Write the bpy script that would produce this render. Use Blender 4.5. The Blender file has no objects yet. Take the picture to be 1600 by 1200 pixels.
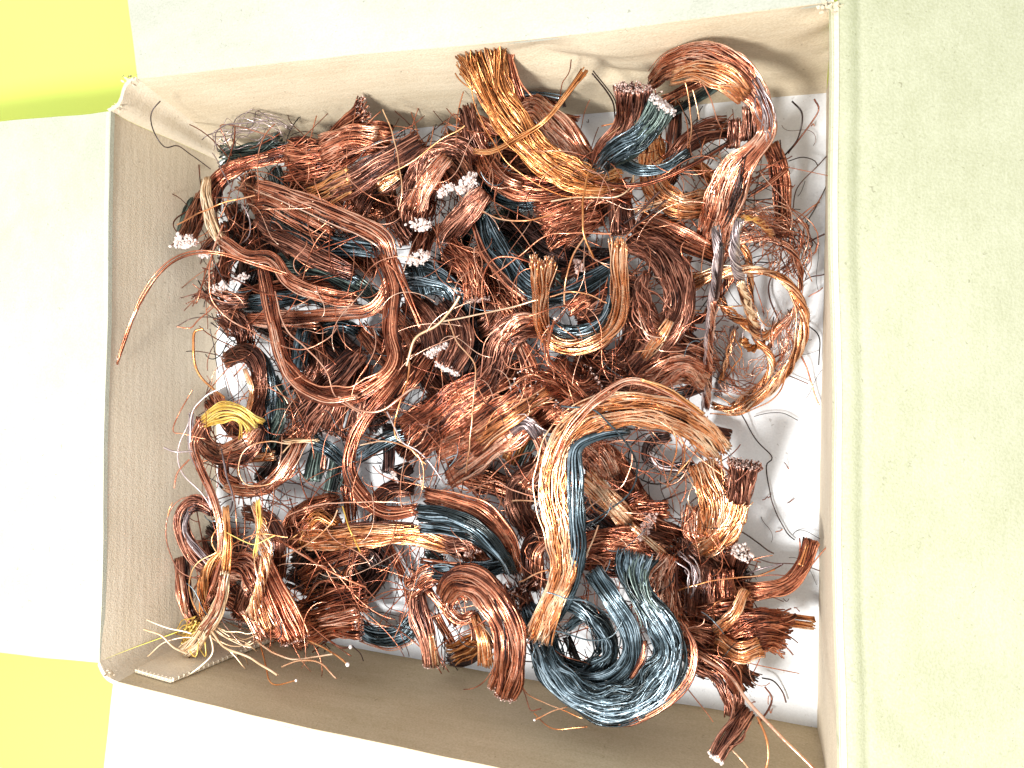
import bpy, math
import numpy as np
rng = np.random.default_rng(11)
SC = bpy.context.scene
COL = SC.collection

# ------------------------------------------------------------------ camera
CAMPOS = np.array([0.372977, 0.182275, 0.421123])
ANG = (0.00753584, 0.336712, 0.0229653)
FPX, PW, PH = 1126.13, 1600.0, 1200.0
RIM = 0.0893
cd = bpy.data.cameras.new('camera'); cam = bpy.data.objects.new('camera', cd); COL.objects.link(cam)
cam.location = CAMPOS.tolist(); cam.rotation_mode = 'XYZ'; cam.rotation_euler = ANG
cd.sensor_width = 36.0; cd.lens = 36.0 * FPX / PW; cd.clip_start = 0.01; cd.clip_end = 50.0
SC.camera = cam

# ------------------------------------------------------------------ light
w = bpy.data.worlds.new('World'); SC.world = w; w.use_nodes = True
bg = w.node_tree.nodes['Background']; bg.inputs[0].default_value = (0.93, 0.97, 1.0, 1); bg.inputs[1].default_value = 0.87

def area(name, loc, target, size, power, col):
    ld = bpy.data.lights.new(name, 'AREA'); ld.shape = 'DISK'; ld.size = size; ld.energy = power; ld.color = col
    o = bpy.data.objects.new(name, ld); COL.objects.link(o); o.location = loc
    d = np.array(target) - np.array(loc)
    import mathutils
    o.rotation_euler = mathutils.Vector(d.tolist()).to_track_quat('-Z', 'Y').to_euler()
    return o
area('room_lamp', (0.11, -0.16, 0.80), (0.2, 0.18, 0.0), 0.17, 9.4, (1.0, 0.985, 0.96))

SC.render.engine = 'CYCLES'
SC.view_settings.view_transform = 'Standard'; SC.view_settings.look = 'None'
SC.view_settings.exposure = 0.40; SC.view_settings.gamma = 1.0
SC.view_settings.use_curve_mapping = False

# ------------------------------------------------------------------ helpers
def rotm(a):
    x, y, z = a
    Rx = np.array([[1,0,0],[0,math.cos(x),-math.sin(x)],[0,math.sin(x),math.cos(x)]])
    Ry = np.array([[math.cos(y),0,math.sin(y)],[0,1,0],[-math.sin(y),0,math.cos(y)]])
    Rz = np.array([[math.cos(z),-math.sin(z),0],[math.sin(z),math.cos(z),0],[0,0,1]])
    return Rz @ Ry @ Rx
RM = rotm(ANG)
def at(x, y, z):
    """the point of the photo (x, y) at real height z above the box bottom"""
    d = RM @ np.array([(x - PW/2)/FPX, -(y - PH/2)/FPX, -1.0])
    return CAMPOS + d * ((z - CAMPOS[2]) / d[2])
def pxm(P):
    """metres covered by one photo pixel at point P"""
    return -((P - CAMPOS) @ RM)[..., 2] / FPX

def mesh_obj(name, V, F, mat, parent=None, loc=None, smooth=True, tint=None):
    me = bpy.data.meshes.new(name)
    V = np.asarray(V, dtype=np.float32)
    if loc is not None: V = V - np.asarray(loc, dtype=np.float32)
    F = np.asarray(F, dtype=np.int32)
    me.vertices.add(len(V)); me.vertices.foreach_set('co', V.ravel())
    me.loops.add(F.size); me.loops.foreach_set('vertex_index', F.ravel())
    me.polygons.add(len(F)); me.polygons.foreach_set('loop_start', np.arange(0, F.size, F.shape[1], dtype=np.int32))
    me.polygons.foreach_set('use_smooth', np.full(len(F), smooth))
    me.update(calc_edges=True)
    if tint is not None:
        a = me.attributes.new('tint', 'FLOAT', 'POINT'); a.data.foreach_set('value', np.asarray(tint, dtype=np.float32))
    me.materials.append(mat)
    o = bpy.data.objects.new(name, me); COL.objects.link(o)
    if parent is not None: o.parent = parent
    return o
def empty(name, label, cat, loc, group=None):
    o = bpy.data.objects.new(name, None); COL.objects.link(o); o.location = [float(v) for v in loc]
    o.empty_display_size = 0.01
    o['label'] = label; o['category'] = cat
    if group: o['group'] = group
    return o

# ------------------------------------------------------------------ materials
def nodes(name):
    m = bpy.data.materials.new(name); m.use_nodes = True
    nt = m.node_tree; b = nt.nodes['Principled BSDF']
    return m, nt, b
def N(nt, t, **k):
    n = nt.nodes.new(t)
    for a, v in k.items(): setattr(n, a, v)
    return n
def ramp(nt, stops):
    r = nt.nodes.new('ShaderNodeValToRGB'); e = r.color_ramp.elements
    while len(e) < len(stops): e.new(0.5)
    for i, (p, c) in enumerate(stops): e[i].position = p; e[i].color = (*c, 1)
    return r
def wire_mat(name, stops, metallic, rough, spots=0.5, spotcol=(0.05,0.02,0.015)):
    m, nt, b = nodes(name); L = nt.links
    at_ = N(nt, 'ShaderNodeAttribute', attribute_name='tint')
    tc = N(nt, 'ShaderNodeTexCoord')
    n1 = N(nt, 'ShaderNodeTexNoise'); n1.inputs['Scale'].default_value = 55; n1.inputs['Detail'].default_value = 3
    L.new(tc.outputs['Object'], n1.inputs['Vector'])
    ad = N(nt, 'ShaderNodeMath', operation='MULTIPLY_ADD'); L.new(n1.outputs['Fac'], ad.inputs[0]); ad.inputs[1].default_value = 1.5
    sb = N(nt, 'ShaderNodeMath', operation='SUBTRACT'); L.new(at_.outputs['Fac'], sb.inputs[0]); sb.inputs[1].default_value = 0.74
    L.new(sb.outputs[0], ad.inputs[2])
    r = ramp(nt, stops); L.new(ad.outputs[0], r.inputs[0])
    n2 = N(nt, 'ShaderNodeTexNoise'); n2.inputs['Scale'].default_value = 420; n2.inputs['Detail'].default_value = 2
    L.new(tc.outputs['Object'], n2.inputs['Vector'])
    mr = N(nt, 'ShaderNodeMapRange'); L.new(n2.outputs['Fac'], mr.inputs[0]); mr.inputs[1].default_value = 0.52; mr.inputs[2].default_value = 0.72
    mr.inputs[3].default_value = 0; mr.inputs[4].default_value = spots
    mx = N(nt, 'ShaderNodeMix', data_type='RGBA'); L.new(mr.outputs[0], mx.inputs[0]); L.new(r.outputs[0], mx.inputs[6]); mx.inputs[7].default_value = (*spotcol, 1)
    L.new(mx.outputs[2], b.inputs['Base Color'])
    b.inputs['Metallic'].default_value = metallic
    rr = N(nt, 'ShaderNodeMapRange'); L.new(n2.outputs['Fac'], rr.inputs[0]); rr.inputs[1].default_value = 0.3; rr.inputs[2].default_value = 0.75
    rr.inputs[3].default_value = rough - 0.08; rr.inputs[4].default_value = rough + 0.2
    L.new(rr.outputs[0], b.inputs['Roughness'])
    b.inputs['Coat Weight'].default_value = 0.25; b.inputs['Coat Roughness'].default_value = 0.16; b.inputs['Coat IOR'].default_value = 1.6
    bp = N(nt, 'ShaderNodeBump'); bp.inputs['Strength'].default_value = 0.35; bp.inputs['Distance'].default_value = 0.0004
    L.new(n2.outputs['Fac'], bp.inputs['Height']); L.new(bp.outputs[0], b.inputs['Normal'])
    return m
WM = {
 'c': wire_mat('copper_red',   [(0.0,(0.03,0.007,0.004)),(0.48,(0.31,0.078,0.034)),(1.0,(0.95,0.41,0.23))], 0.9, 0.27, 0.6),
 'o': wire_mat('copper_bright',[(0.0,(0.14,0.04,0.015)),(0.40,(0.80,0.31,0.11)),(1.0,(1.0,0.73,0.49))], 0.9, 0.24, 0.4, (0.12,0.035,0.012)),
 'g': wire_mat('copper_gold',  [(0.0,(0.13,0.04,0.012)),(0.44,(0.64,0.235,0.065)),(1.0,(1.0,0.58,0.27))], 0.9, 0.27, 0.4, (0.12,0.035,0.012)),
 'p': wire_mat('copper_pink',  [(0.0,(0.10,0.026,0.015)),(0.44,(0.64,0.22,0.11)),(1.0,(1.0,0.66,0.48))], 0.9, 0.25, 0.45),
 'b': wire_mat('copper_tarnished',[(0.0,(0.028,0.010,0.008)),(0.52,(0.20,0.064,0.036)),(1.0,(0.74,0.34,0.22))], 0.85, 0.32, 0.6),
 'd': wire_mat('enamel_blue_black',[(0.0,(0.004,0.007,0.006)),(0.38,(0.014,0.023,0.026)),(0.72,(0.10,0.145,0.17)),(1.0,(0.40,0.50,0.56))], 0.7, 0.25, 0.6, (0.004,0.006,0.005)),
 'n': wire_mat('enamel_green_black',[(0.0,(0.004,0.006,0.006)),(0.5,(0.025,0.042,0.035)),(1.0,(0.22,0.29,0.25))], 0.5, 0.34, 0.5, (0.004,0.006,0.005)),
 'y': wire_mat('enamel_yellow',[(0.0,(0.20,0.09,0.015)),(0.5,(0.66,0.40,0.06)),(1.0,(0.95,0.74,0.22))], 0.5, 0.35, 0.2, (0.3,0.12,0.02)),
 'w': wire_mat('enamel_pale',  [(0.0,(0.30,0.17,0.08)),(0.5,(0.78,0.52,0.30)),(1.0,(0.98,0.84,0.62))], 0.5, 0.33, 0.25, (0.4,0.2,0.08)),
 'k': wire_mat('tarnish_black_red',[(0.0,(0.006,0.004,0.004)),(0.6,(0.035,0.016,0.013)),(1.0,(0.20,0.09,0.07))], 0.7, 0.35, 0.5),
 's': wire_mat('wire_grey',    [(0.0,(0.10,0.07,0.07)),(0.5,(0.34,0.26,0.26)),(1.0,(0.85,0.70,0.66))], 0.75, 0.30, 0.4, (0.1,0.06,0.05)),
}
PARTNAME = {'c':'copper_strands','o':'copper_strands','g':'copper_strands','p':'copper_strands','b':'tarnished_strands',
            'd':'dark_strands','n':'dark_strands','y':'yellow_strands','w':'pale_strands','k':'blackened_strands','s':'grey_strands'}
def tip_mat(name, c0, c1):
    m, nt, b = nodes(name); L = nt.links
    a = N(nt, 'ShaderNodeAttribute', attribute_name='tint'); r = ramp(nt, [(0.0, c0), (1.0, c1)])
    L.new(a.outputs['Fac'], r.inputs[0]); L.new(r.outputs[0], b.inputs['Base Color'])
    b.inputs['Roughness'].default_value = 0.5; b.inputs['Metallic'].default_value = 0.15
    return m
TIPW = tip_mat('cut_tip_white', (0.55,0.40,0.34), (0.93,0.83,0.78))
TIPP = tip_mat('cut_tip_pink',  (0.42,0.22,0.17), (0.88,0.66,0.58))

def cardboard(name, c0, c1, stretch, gloss=0.75, bump=0.25, flute=None):
    m, nt, b = nodes(name); L = nt.links
    tc = N(nt, 'ShaderNodeTexCoord')
    mp = N(nt, 'ShaderNodeMapping'); mp.inputs['Scale'].default_value = stretch; L.new(tc.outputs['Object'], mp.inputs[0])
    n1 = N(nt, 'ShaderNodeTexNoise'); n1.inputs['Scale'].default_value = 45; n1.inputs['Detail'].default_value = 8; n1.inputs['Roughness'].default_value = 0.72
    L.new(mp.outputs[0], n1.inputs['Vector'])
    n2 = N(nt, 'ShaderNodeTexNoise'); n2.inputs['Scale'].default_value = 900; n2.inputs['Detail'].default_value = 3
    L.new(tc.outputs['Object'], n2.inputs['Vector'])
    n3 = N(nt, 'ShaderNodeTexNoise'); n3.inputs['Scale'].default_value = 9; n3.inputs['Detail'].default_value = 4
    L.new(tc.outputs['Object'], n3.inputs['Vector'])
    a1 = N(nt, 'ShaderNodeMath', operation='ADD'); L.new(n1.outputs['Fac'], a1.inputs[0]); L.new(n2.outputs['Fac'], a1.inputs[1])
    a2 = N(nt, 'ShaderNodeMath', operation='ADD'); L.new(a1.outputs[0], a2.inputs[0]); L.new(n3.outputs['Fac'], a2.inputs[1])
    mr = N(nt, 'ShaderNodeMapRange'); L.new(a2.outputs[0], mr.inputs[0]); mr.inputs[1].default_value = 1.12; mr.inputs[2].default_value = 1.88
    r = ramp(nt, [(0, c0), (1, c1)]); L.new(mr.outputs[0], r.inputs[0])
    # dark fibres
    n4 = N(nt, 'ShaderNodeTexNoise'); n4.inputs['Scale'].default_value = 330; n4.inputs['Detail'].default_value = 1; n4.inputs['Distortion'].default_value = 1.5
    L.new(tc.outputs['Object'], n4.inputs['Vector'])
    m4 = N(nt, 'ShaderNodeMapRange'); L.new(n4.outputs['Fac'], m4.inputs[0]); m4.inputs[1].default_value = 0.70; m4.inputs[2].default_value = 0.80; m4.inputs[4].default_value = 0.45
    mx = N(nt, 'ShaderNodeMix', data_type='RGBA'); L.new(m4.outputs[0], mx.inputs[0]); L.new(r.outputs[0], mx.inputs[6]); mx.inputs[7].default_value = (c0[0]*.4, c0[1]*.35, c0[2]*.3, 1)
    L.new(mx.outputs[2], b.inputs['Base Color']); b.inputs['Roughness'].default_value = gloss
    b.inputs['Specular IOR Level'].default_value = 0.25
    bp = N(nt, 'ShaderNodeBump'); bp.inputs['Strength'].default_value = bump; bp.inputs['Distance'].default_value = 0.0012
    hgt = a1.outputs[0]
    if flute:
        wv = N(nt, 'ShaderNodeTexWave', wave_type='BANDS', bands_direction=flute); wv.inputs['Scale'].default_value = 62
        wv.inputs['Distortion'].default_value = 1.2; wv.inputs['Detail'].default_value = 2; wv.inputs['Detail Scale'].default_value = 0.6
        L.new(tc.outputs['Object'], wv.inputs['Vector'])
        wm = N(nt, 'ShaderNodeMath', operation='MULTIPLY_ADD'); L.new(wv.outputs['Fac'], wm.inputs[0]); wm.inputs[1].default_value = 0.13
        L.new(hgt, wm.inputs[2]); hgt = wm.outputs[0]
    L.new(hgt, bp.inputs['Height']); L.new(bp.outputs[0], b.inputs['Normal'])
    return m
CB_X = cardboard('cardboard_flutes_x', (0.55,0.445,0.295), (0.73,0.63,0.465), (0.4,1,1.8), flute='Z')
CB_B = cardboard('cardboard_brown_shaded_x', (0.44,0.34,0.20), (0.62,0.505,0.34), (0.35,1,2.0), flute='Z')  # slightly browner board, with the near wall's shade darkened into its colour
CB_Y = cardboard('cardboard_flutes_y', (0.62,0.52,0.37), (0.78,0.68,0.53), (1,0.4,1.8), flute='Z')
CB_F = cardboard('cardboard_flap_greenish', (0.41,0.41,0.26), (0.56,0.555,0.40), (1.0,0.7,1), flute='X', bump=0.25)
CB_P = cardboard('cardboard_flap_side', (0.40,0.405,0.31), (0.53,0.53,0.43), (1.2,0.8,1), flute='X', bump=0.18)
CB_Q = cardboard('cardboard_flap_end', (0.41,0.41,0.33), (0.54,0.54,0.45), (0.8,1.2,1), flute='Y', bump=0.18)
CB_W = cardboard('white_liner', (0.76,0.78,0.80), (0.88,0.90,0.92), (1,1,1), 0.6, 0.12)
# ------------------------------------------------------------------ tabletop and box
def fbm(p, s, seed=0):
    r = np.random.default_rng(seed); o = np.zeros(len(p))
    a = 1.0
    for k in range(4):
        for j in range(3):
            d = r.normal(size=3); d /= np.linalg.norm(d)
            o += a/3 * np.sin(s*(2**k)*(p @ d) + r.uniform(0, 6.28))
        a *= 0.5
    return o
def patch(name, c, nu, nv, mat, parent, loc, thick=0.0028, disp=None, flip=True):
    """bilinear sheet through c=[p00,p10,p11,p01] with real board thickness on the side of -normal"""
    c = [np.array(q, float) for q in c]
    U, Vv = np.meshgrid(np.linspace(0,1,nu), np.linspace(0,1,nv)); U=U.ravel()[:,None]; Vv=Vv.ravel()[:,None]
    P = c[0]*(1-U)*(1-Vv)+c[1]*U*(1-Vv)+c[2]*U*Vv+c[3]*(1-U)*Vv
    n = np.cross(c[1]-c[0], c[3]-c[0]); n /= np.linalg.norm(n)
    if flip: n = -n
    if disp is not None: P = P + n*disp(P, U[:,0], Vv[:,0])[:,None]
    P = P + 0.0011*np.stack([fbm(P,26,91),fbm(P,26,92),0.5*fbm(P,26,93)],1)
    Q = P - n*thick
    V = np.vstack([P, Q]); M = nu*nv
    F = []
    for j in range(nv-1):
        for i in range(nu-1):
            a = j*nu+i; F.append((a, a+1, a+1+nu, a+nu)); F.append((M+a, M+a+nu, M+a+1+nu, M+a+1))
    for i in range(nu-1):
        F.append((i, M+i, M+i+1, i+1)); a=(nv-1)*nu+i; F.append((a+1, M+a+1, M+a, a))
    for j in range(nv-1):
        a=j*nu; F.append((a+nu, M+a+nu, M+a, a)); a=j*nu+nu-1; F.append((a, M+a, M+a+nu, a+nu))
    if flip: F = [f[::-1] for f in F]
    o = mesh_obj(name, V, F, mat, parent, loc)
    try:
        o.data.set_sharp_from_angle(angle=0.8)
    except Exception: pass
    return o

# tablecloth (yellow, lime patches)
m, nt, b = nodes('tablecloth'); L = nt.links
tc = N(nt,'ShaderNodeTexCoord'); n1 = N(nt,'ShaderNodeTexNoise'); n1.inputs['Scale'].default_value = 3.2; n1.inputs['Detail'].default_value = 2
L.new(tc.outputs['Object'], n1.inputs['Vector'])
sx = N(nt,'ShaderNodeSeparateXYZ'); L.new(tc.outputs['Object'], sx.inputs[0])
ma = N(nt,'ShaderNodeMath',operation='MULTIPLY_ADD'); L.new(sx.outputs['Y'], ma.inputs[0]); ma.inputs[1].default_value = 1.3; ma.inputs[2].default_value = -0.42
mb = N(nt,'ShaderNodeMath',operation='ADD'); L.new(ma.outputs[0], mb.inputs[0]); L.new(n1.outputs['Fac'], mb.inputs[1])
r = ramp(nt, [(0.22,(0.95,0.86,0.13)),(0.60,(0.86,0.95,0.17)),(0.95,(0.66,0.97,0.16))]); L.new(mb.outputs[0], r.inputs[0])
L.new(r.outputs[0], b.inputs['Base Color']); b.inputs['Roughness'].default_value = 0.8
n2 = N(nt,'ShaderNodeTexNoise'); n2.inputs['Scale'].default_value = 500; L.new(tc.outputs['Object'], n2.inputs['Vector'])
bp = N(nt,'ShaderNodeBump'); bp.inputs['Strength'].default_value = 0.1; bp.inputs['Distance'].default_value=0.001; L.new(n2.outputs['Fac'], bp.inputs['Height']); L.new(bp.outputs[0], b.inputs['Normal'])
g = mesh_obj('tabletop', [(-3,-3,-0.006),(3,-3,-0.006),(3,3,-0.006),(-3,3,-0.006)], [(0,1,2,3)], m, smooth=False)
g['kind'] = 'structure'

BX = empty('cardboard_box', 'open brown cardboard box with white bottom, full of scrap copper wire', 'box', (0.2,0.17,-0.004))
bl = BX.location[:]
R_ = lambda x,y,z=RIM: at(x,y,z)
F_ = lambda x,y: at(x,y,0.0)
# rim points (photo corners), floor points
r_tla, r_tlb, r_tr, r_br, r_bla, r_blb = R_(170,174), R_(214,123), R_(1300,6), R_(1309,1322), R_(157,1034), R_(186,1066)
f_tla, f_tlb, f_tr, f_br, f_bla, f_blb = F_(342,250), F_(354,230), F_(1291,143), F_(1276,1136), F_(340,966), F_(352,976)
# bottom
ds = lambda a, b_, t: a+(b_-a)*t
ctr = (f_tlb+f_tr+f_br+f_blb)/4
def ex(p, k=1.012): return ctr+(p-ctr)*k
patch('bottom_panel', [ex(f_blb)-[0.006,0,0], ex(f_br), ex(f_tr), ex(f_tlb)-[0.006,0,0]], 40, 40, CB_W, BX, bl,
      disp=lambda P,u,v: 0.0006*fbm(P,18,3), flip=False)
# walls: normals face inwards
patch('wall', [f_tlb, r_tlb, r_tr, f_tr], 60, 200, CB_X, BX, bl,
      disp=lambda P,u,v: 0.0010*fbm(P,25,5)*(1-u)*4*u + -0.0050*np.clip((v-0.4)/0.3,0,1)*np.clip(1-np.abs(fbm(P,30,8))*3.0,0,1)*np.clip(u*6,0,1)*np.clip((1-u)*8,0,1))
patch('wall', [r_tla, f_tla, f_bla, r_bla], 24, 60, CB_Y, BX, bl, disp=lambda P,u,v: 0.0009*fbm(P,20,9)*4*u*(1-u))
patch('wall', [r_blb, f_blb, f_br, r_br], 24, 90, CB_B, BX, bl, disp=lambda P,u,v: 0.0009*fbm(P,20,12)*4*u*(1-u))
patch('wall', [f_tr, r_tr, r_br, f_br], 20, 60, CB_Y, BX, bl, disp=lambda P,u,v: 0.0010*fbm(P,24,14)*4*u*(1-u))
patch('corner_strip', [f_tla, r_tla, r_tlb, f_tlb], 24, 8, CB_Y, BX, bl,
      disp=lambda P,u,v: 0.0030*np.sin(v*math.pi*2)*(0.4+0.6*u)+0.0004*fbm(P,90,4))
patch('corner_strip', [r_bla, f_bla, f_blb, r_blb], 24, 8, CB_Y, BX, bl, disp=lambda P,u,v: -0.003*np.sin(v*math.pi)*(1-u))
# glue tab on the near wall, with its cut fluted edge
def onwall(s, t, off):        # s along the rim from the left, t down from the rim
    A = ds(r_blb, r_br, s); B_ = ds(f_blb, f_br, s); n = np.cross(f_blb-r_blb, r_br-r_blb); n/=np.linalg.norm(n)
    if n[1] < 0: n = -n
    return ds(A, B_, t) + n*off
gt = [onwall(0.004,0.12,0.003), onwall(0.078,0.10,0.003), onwall(0.13,0.86,0.0034), onwall(0.012,0.97,0.0034)]
patch('glue_tab', [gt[0], gt[3], gt[2], gt[1]], 20, 20, CB_Y, BX, bl, thick=0.0021, disp=lambda P,u,v: 0.0002*fbm(P,60,41))
# fluted cut edge: zigzag core
zz=[]; zf=[]
E = [gt[0], gt[1], gt[2]]
tot = 0
for a_, b_ in ((gt[0],gt[1]),(gt[1],gt[2])):
    Ln = np.linalg.norm(b_-a_); k = int(Ln/0.0016); nrm = np.array([0,0.85,0.5]); nrm/=np.linalg.norm(nrm)
    sd = np.cross(b_-a_, nrm); sd/=np.linalg.norm(sd)
    for i in range(k):
        p0 = ds(a_,b_,i/k)+nrm*(0.0004 if i%2 else -0.0018); p1=ds(a_,b_,(i+1)/k)+nrm*(-0.0018 if i%2 else 0.0004)
        for w_ in (-0.0013,0.0011):
            pass
        q=len(zz); zz += [p0-sd*0.0012,p0+sd*0.0012,p1+sd*0.0012,p1-sd*0.0012]; zf.append((q,q+1,q+2,q+3))
mesh_obj('fluted_edge', zz, zf, CB_Y, BX, bl, smooth=False)

# flaps: folded outwards and drooping a little
def flap(a, b_, qa, qb, mat, seed, lift=0.0, groove=0.0, label=None):
    a=np.array(a); b_=np.array(b_)
    def d(P,u,v):
        # rounded crease at the hinge and a scored line next to it
        return lift*np.exp(-(u*60-1.6)**2) + 0.0022*fbm(P,12,seed)*u - 0.0011*np.clip(1-np.abs(fbm(P,9,seed+50))*9,0,1)*np.clip(u*20,0,1) - groove*np.exp(-((u-0.055)*120)**2)
    o = patch('flap', [a, qa, qb, b_], 150, 150, mat, BX, bl, disp=d)
    if label: o['label']=label
    return o
Z1 = RIM-0.012
# order so that normal faces up
flap(R_(157,1036), R_(172,173), at(-330,985,Z1), at(-330,225,Z1), CB_P, 21)           # left: a bottom,b top
flap(r_tlb+[0,0.0003,0.0001], r_tr+[0,0.0003,0.0001], at(150,-420,Z1), at(1345,-420,Z1), CB_Q, 22)
flap(r_tr+[0.0003,0,0.0001], r_br+[0.0003,0,0.0001], at(2050,-120,RIM-0.09), at(2050,1360,RIM-0.09), CB_F, 23, lift=0.0012, groove=0.0006)
flap(r_br+[0,-0.0003,0.0001], r_blb+(r_blb-r_br)*0.009+[0,-0.0003,0.0001], at(1400,1700,Z1), at(118,1600,Z1), CB_Q, 24)

# torn paper fibres at the broken corners
def tatter(name, cx, cy, n, rad, seed):
    r = np.random.default_rng(seed); V=[];F=[]
    for i in range(n):
        c = at(cx+r.normal()*rad, cy+r.normal()*rad*0.7, RIM+r.uniform(-0.004,0.002)); s = r.uniform(0.0004,0.0018)
        e1=r.normal(size=3); e1/=np.linalg.norm(e1); e2=np.cross(e1,r.normal(size=3)); e2/=np.linalg.norm(e2)
        q=len(V); k=5
        for j in range(k):
            a=6.283*j/k; V.append(c+e1*s*math.cos(a)*r.uniform(.6,1.3)+e2*s*.5*math.sin(a)*r.uniform(.6,1.3))
        for j in range(1,k-1): F.append((q,q+j,q+j+1))
    mesh_obj(name, V, F, CB_Y, BX, bl, smooth=False)
tatter('torn_edge', 204, 126, 34, 6, 1); tatter('torn_edge', 184, 168, 24, 5, 2); tatter('torn_edge', 1297, 10, 46, 8, 3); tatter('torn_edge', 172, 1052, 22, 5, 5)
# ------------------------------------------------------------------ wires
def spline(P, n):
    """Catmull-Rom through rows of P, n evenly spaced samples by arc length"""
    P = np.asarray(P, float)
    if len(P) == 2: P = np.vstack([P[0], (P[0]+P[1])/2, P[1]])
    Q = np.vstack([2*P[0]-P[1], P, 2*P[-1]-P[-2]])
    out = []
    for i in range(1, len(Q)-2):
        t = np.linspace(0, 1, 16, endpoint=False)[:,None]
        a,b_,c,d = Q[i-1],Q[i],Q[i+1],Q[i+2]
        out.append(0.5*((2*b_)+(-a+c)*t+(2*a-5*b_+4*c-d)*t*t+(-a+3*b_-3*c+d)*t**3))
    out.append(P[-1][None]); C = np.vstack(out)
    s = np.r_[0, np.cumsum(np.linalg.norm(np.diff(C[:,:3],axis=0),axis=1))]
    q = np.linspace(0, s[-1], n)
    return np.stack([np.interp(q, s, C[:,k]) for k in range(C.shape[1])], 1), s[-1]

def tubes(paths, rad, sides=4):
    """paths (n,K,3), rad (n,) or (n,K) -> verts, quads"""
    n, K, _ = paths.shape
    T = np.gradient(paths, axis=1); T /= (np.linalg.norm(T,axis=2,keepdims=True)+1e-12)
    ref = np.array([0.21,0.13,0.97]); ref/=np.linalg.norm(ref)
    A = np.cross(T, ref); A /= (np.linalg.norm(A,axis=2,keepdims=True)+1e-9)
    B_ = np.cross(T, A)
    rad = np.asarray(rad);  rad = rad[:,None] if rad.ndim==1 else rad
    ang = np.arange(sides)*2*math.pi/sides + 0.4
    V = paths[:,:,None,:] + (A[:,:,None,:]*np.cos(ang)[None,None,:,None] + B_[:,:,None,:]*np.sin(ang)[None,None,:,None])*rad[:,:,None,None]
    base = (np.arange(n)*K*sides)[:,None,None] + (np.arange(K-1)*sides)[None,:,None]
    j = np.arange(sides)[None,None,:]; j2 = (j+1)%sides
    F = np.stack([base+j, base+j2, base+sides+j2, base+sides+j], -1).reshape(-1,4)
    if sides == 4:
        b0 = (np.arange(n)*K*4)[:,None]; c0 = b0+np.array([3,2,1,0]); c1 = b0+(K-1)*4+np.array([0,1,2,3])
        F = np.vstack([F, c0, c1])
    return V.reshape(-1,3), F

OCT_V = np.array([(1,0,0),(-1,0,0),(0,1,0),(0,-1,0),(0,0,1),(0,0,-1)],float)
_f = [(0,2,4),(2,1,4),(1,3,4),(3,0,4),(2,0,5),(1,2,5),(3,1,5),(0,3,5)]
def sub(V,F):
    V=[tuple(v) for v in V]; c={}; out=[]
    def mid(a,b_):
        k=(min(a,b_),max(a,b_))
        if k not in c:
            m_=(np.array(V[a])+np.array(V[b_]));m_/=np.linalg.norm(m_);c[k]=len(V);V.append(tuple(m_))
        return c[k]
    for a,b_,d in F:
        x,y,z=mid(a,b_),mid(b_,d),mid(d,a); out+=[(a,x,z),(x,b_,y),(z,y,d),(x,y,z)]
    return np.array(V),out
SV, SF = sub(OCT_V,_f); SF=np.array(SF)
def blobs(C, r):
    n=len(C); j=rng.uniform(0.75,1.3,(n,1,3))
    V=(C[:,None,:]+SV[None]*r[:,None,None]*j).reshape(-1,3)
    F=(SF[None]+(np.arange(n)*len(SV))[:,None,None]).reshape(-1,3)
    return V,F

SPX = 1.36
FINE = 0.84     # strand radius, photo pixels
def seg(col, w, pts, z=30, h=0.55, dens=0.8, fray=(0.0,0.0), tip='', twist=0.0, wav=1.0, fly=0.055, jit=0.03, r=SPX, tipr=1.0, clump=7):
    return dict(col=col,w=w,pts=pts,z=z,h=h,dens=dens,fray=fray,tip=tip,twist=twist,wav=wav,fly=fly,jit=jit,r=r,tipr=tipr,clump=clump)

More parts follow.
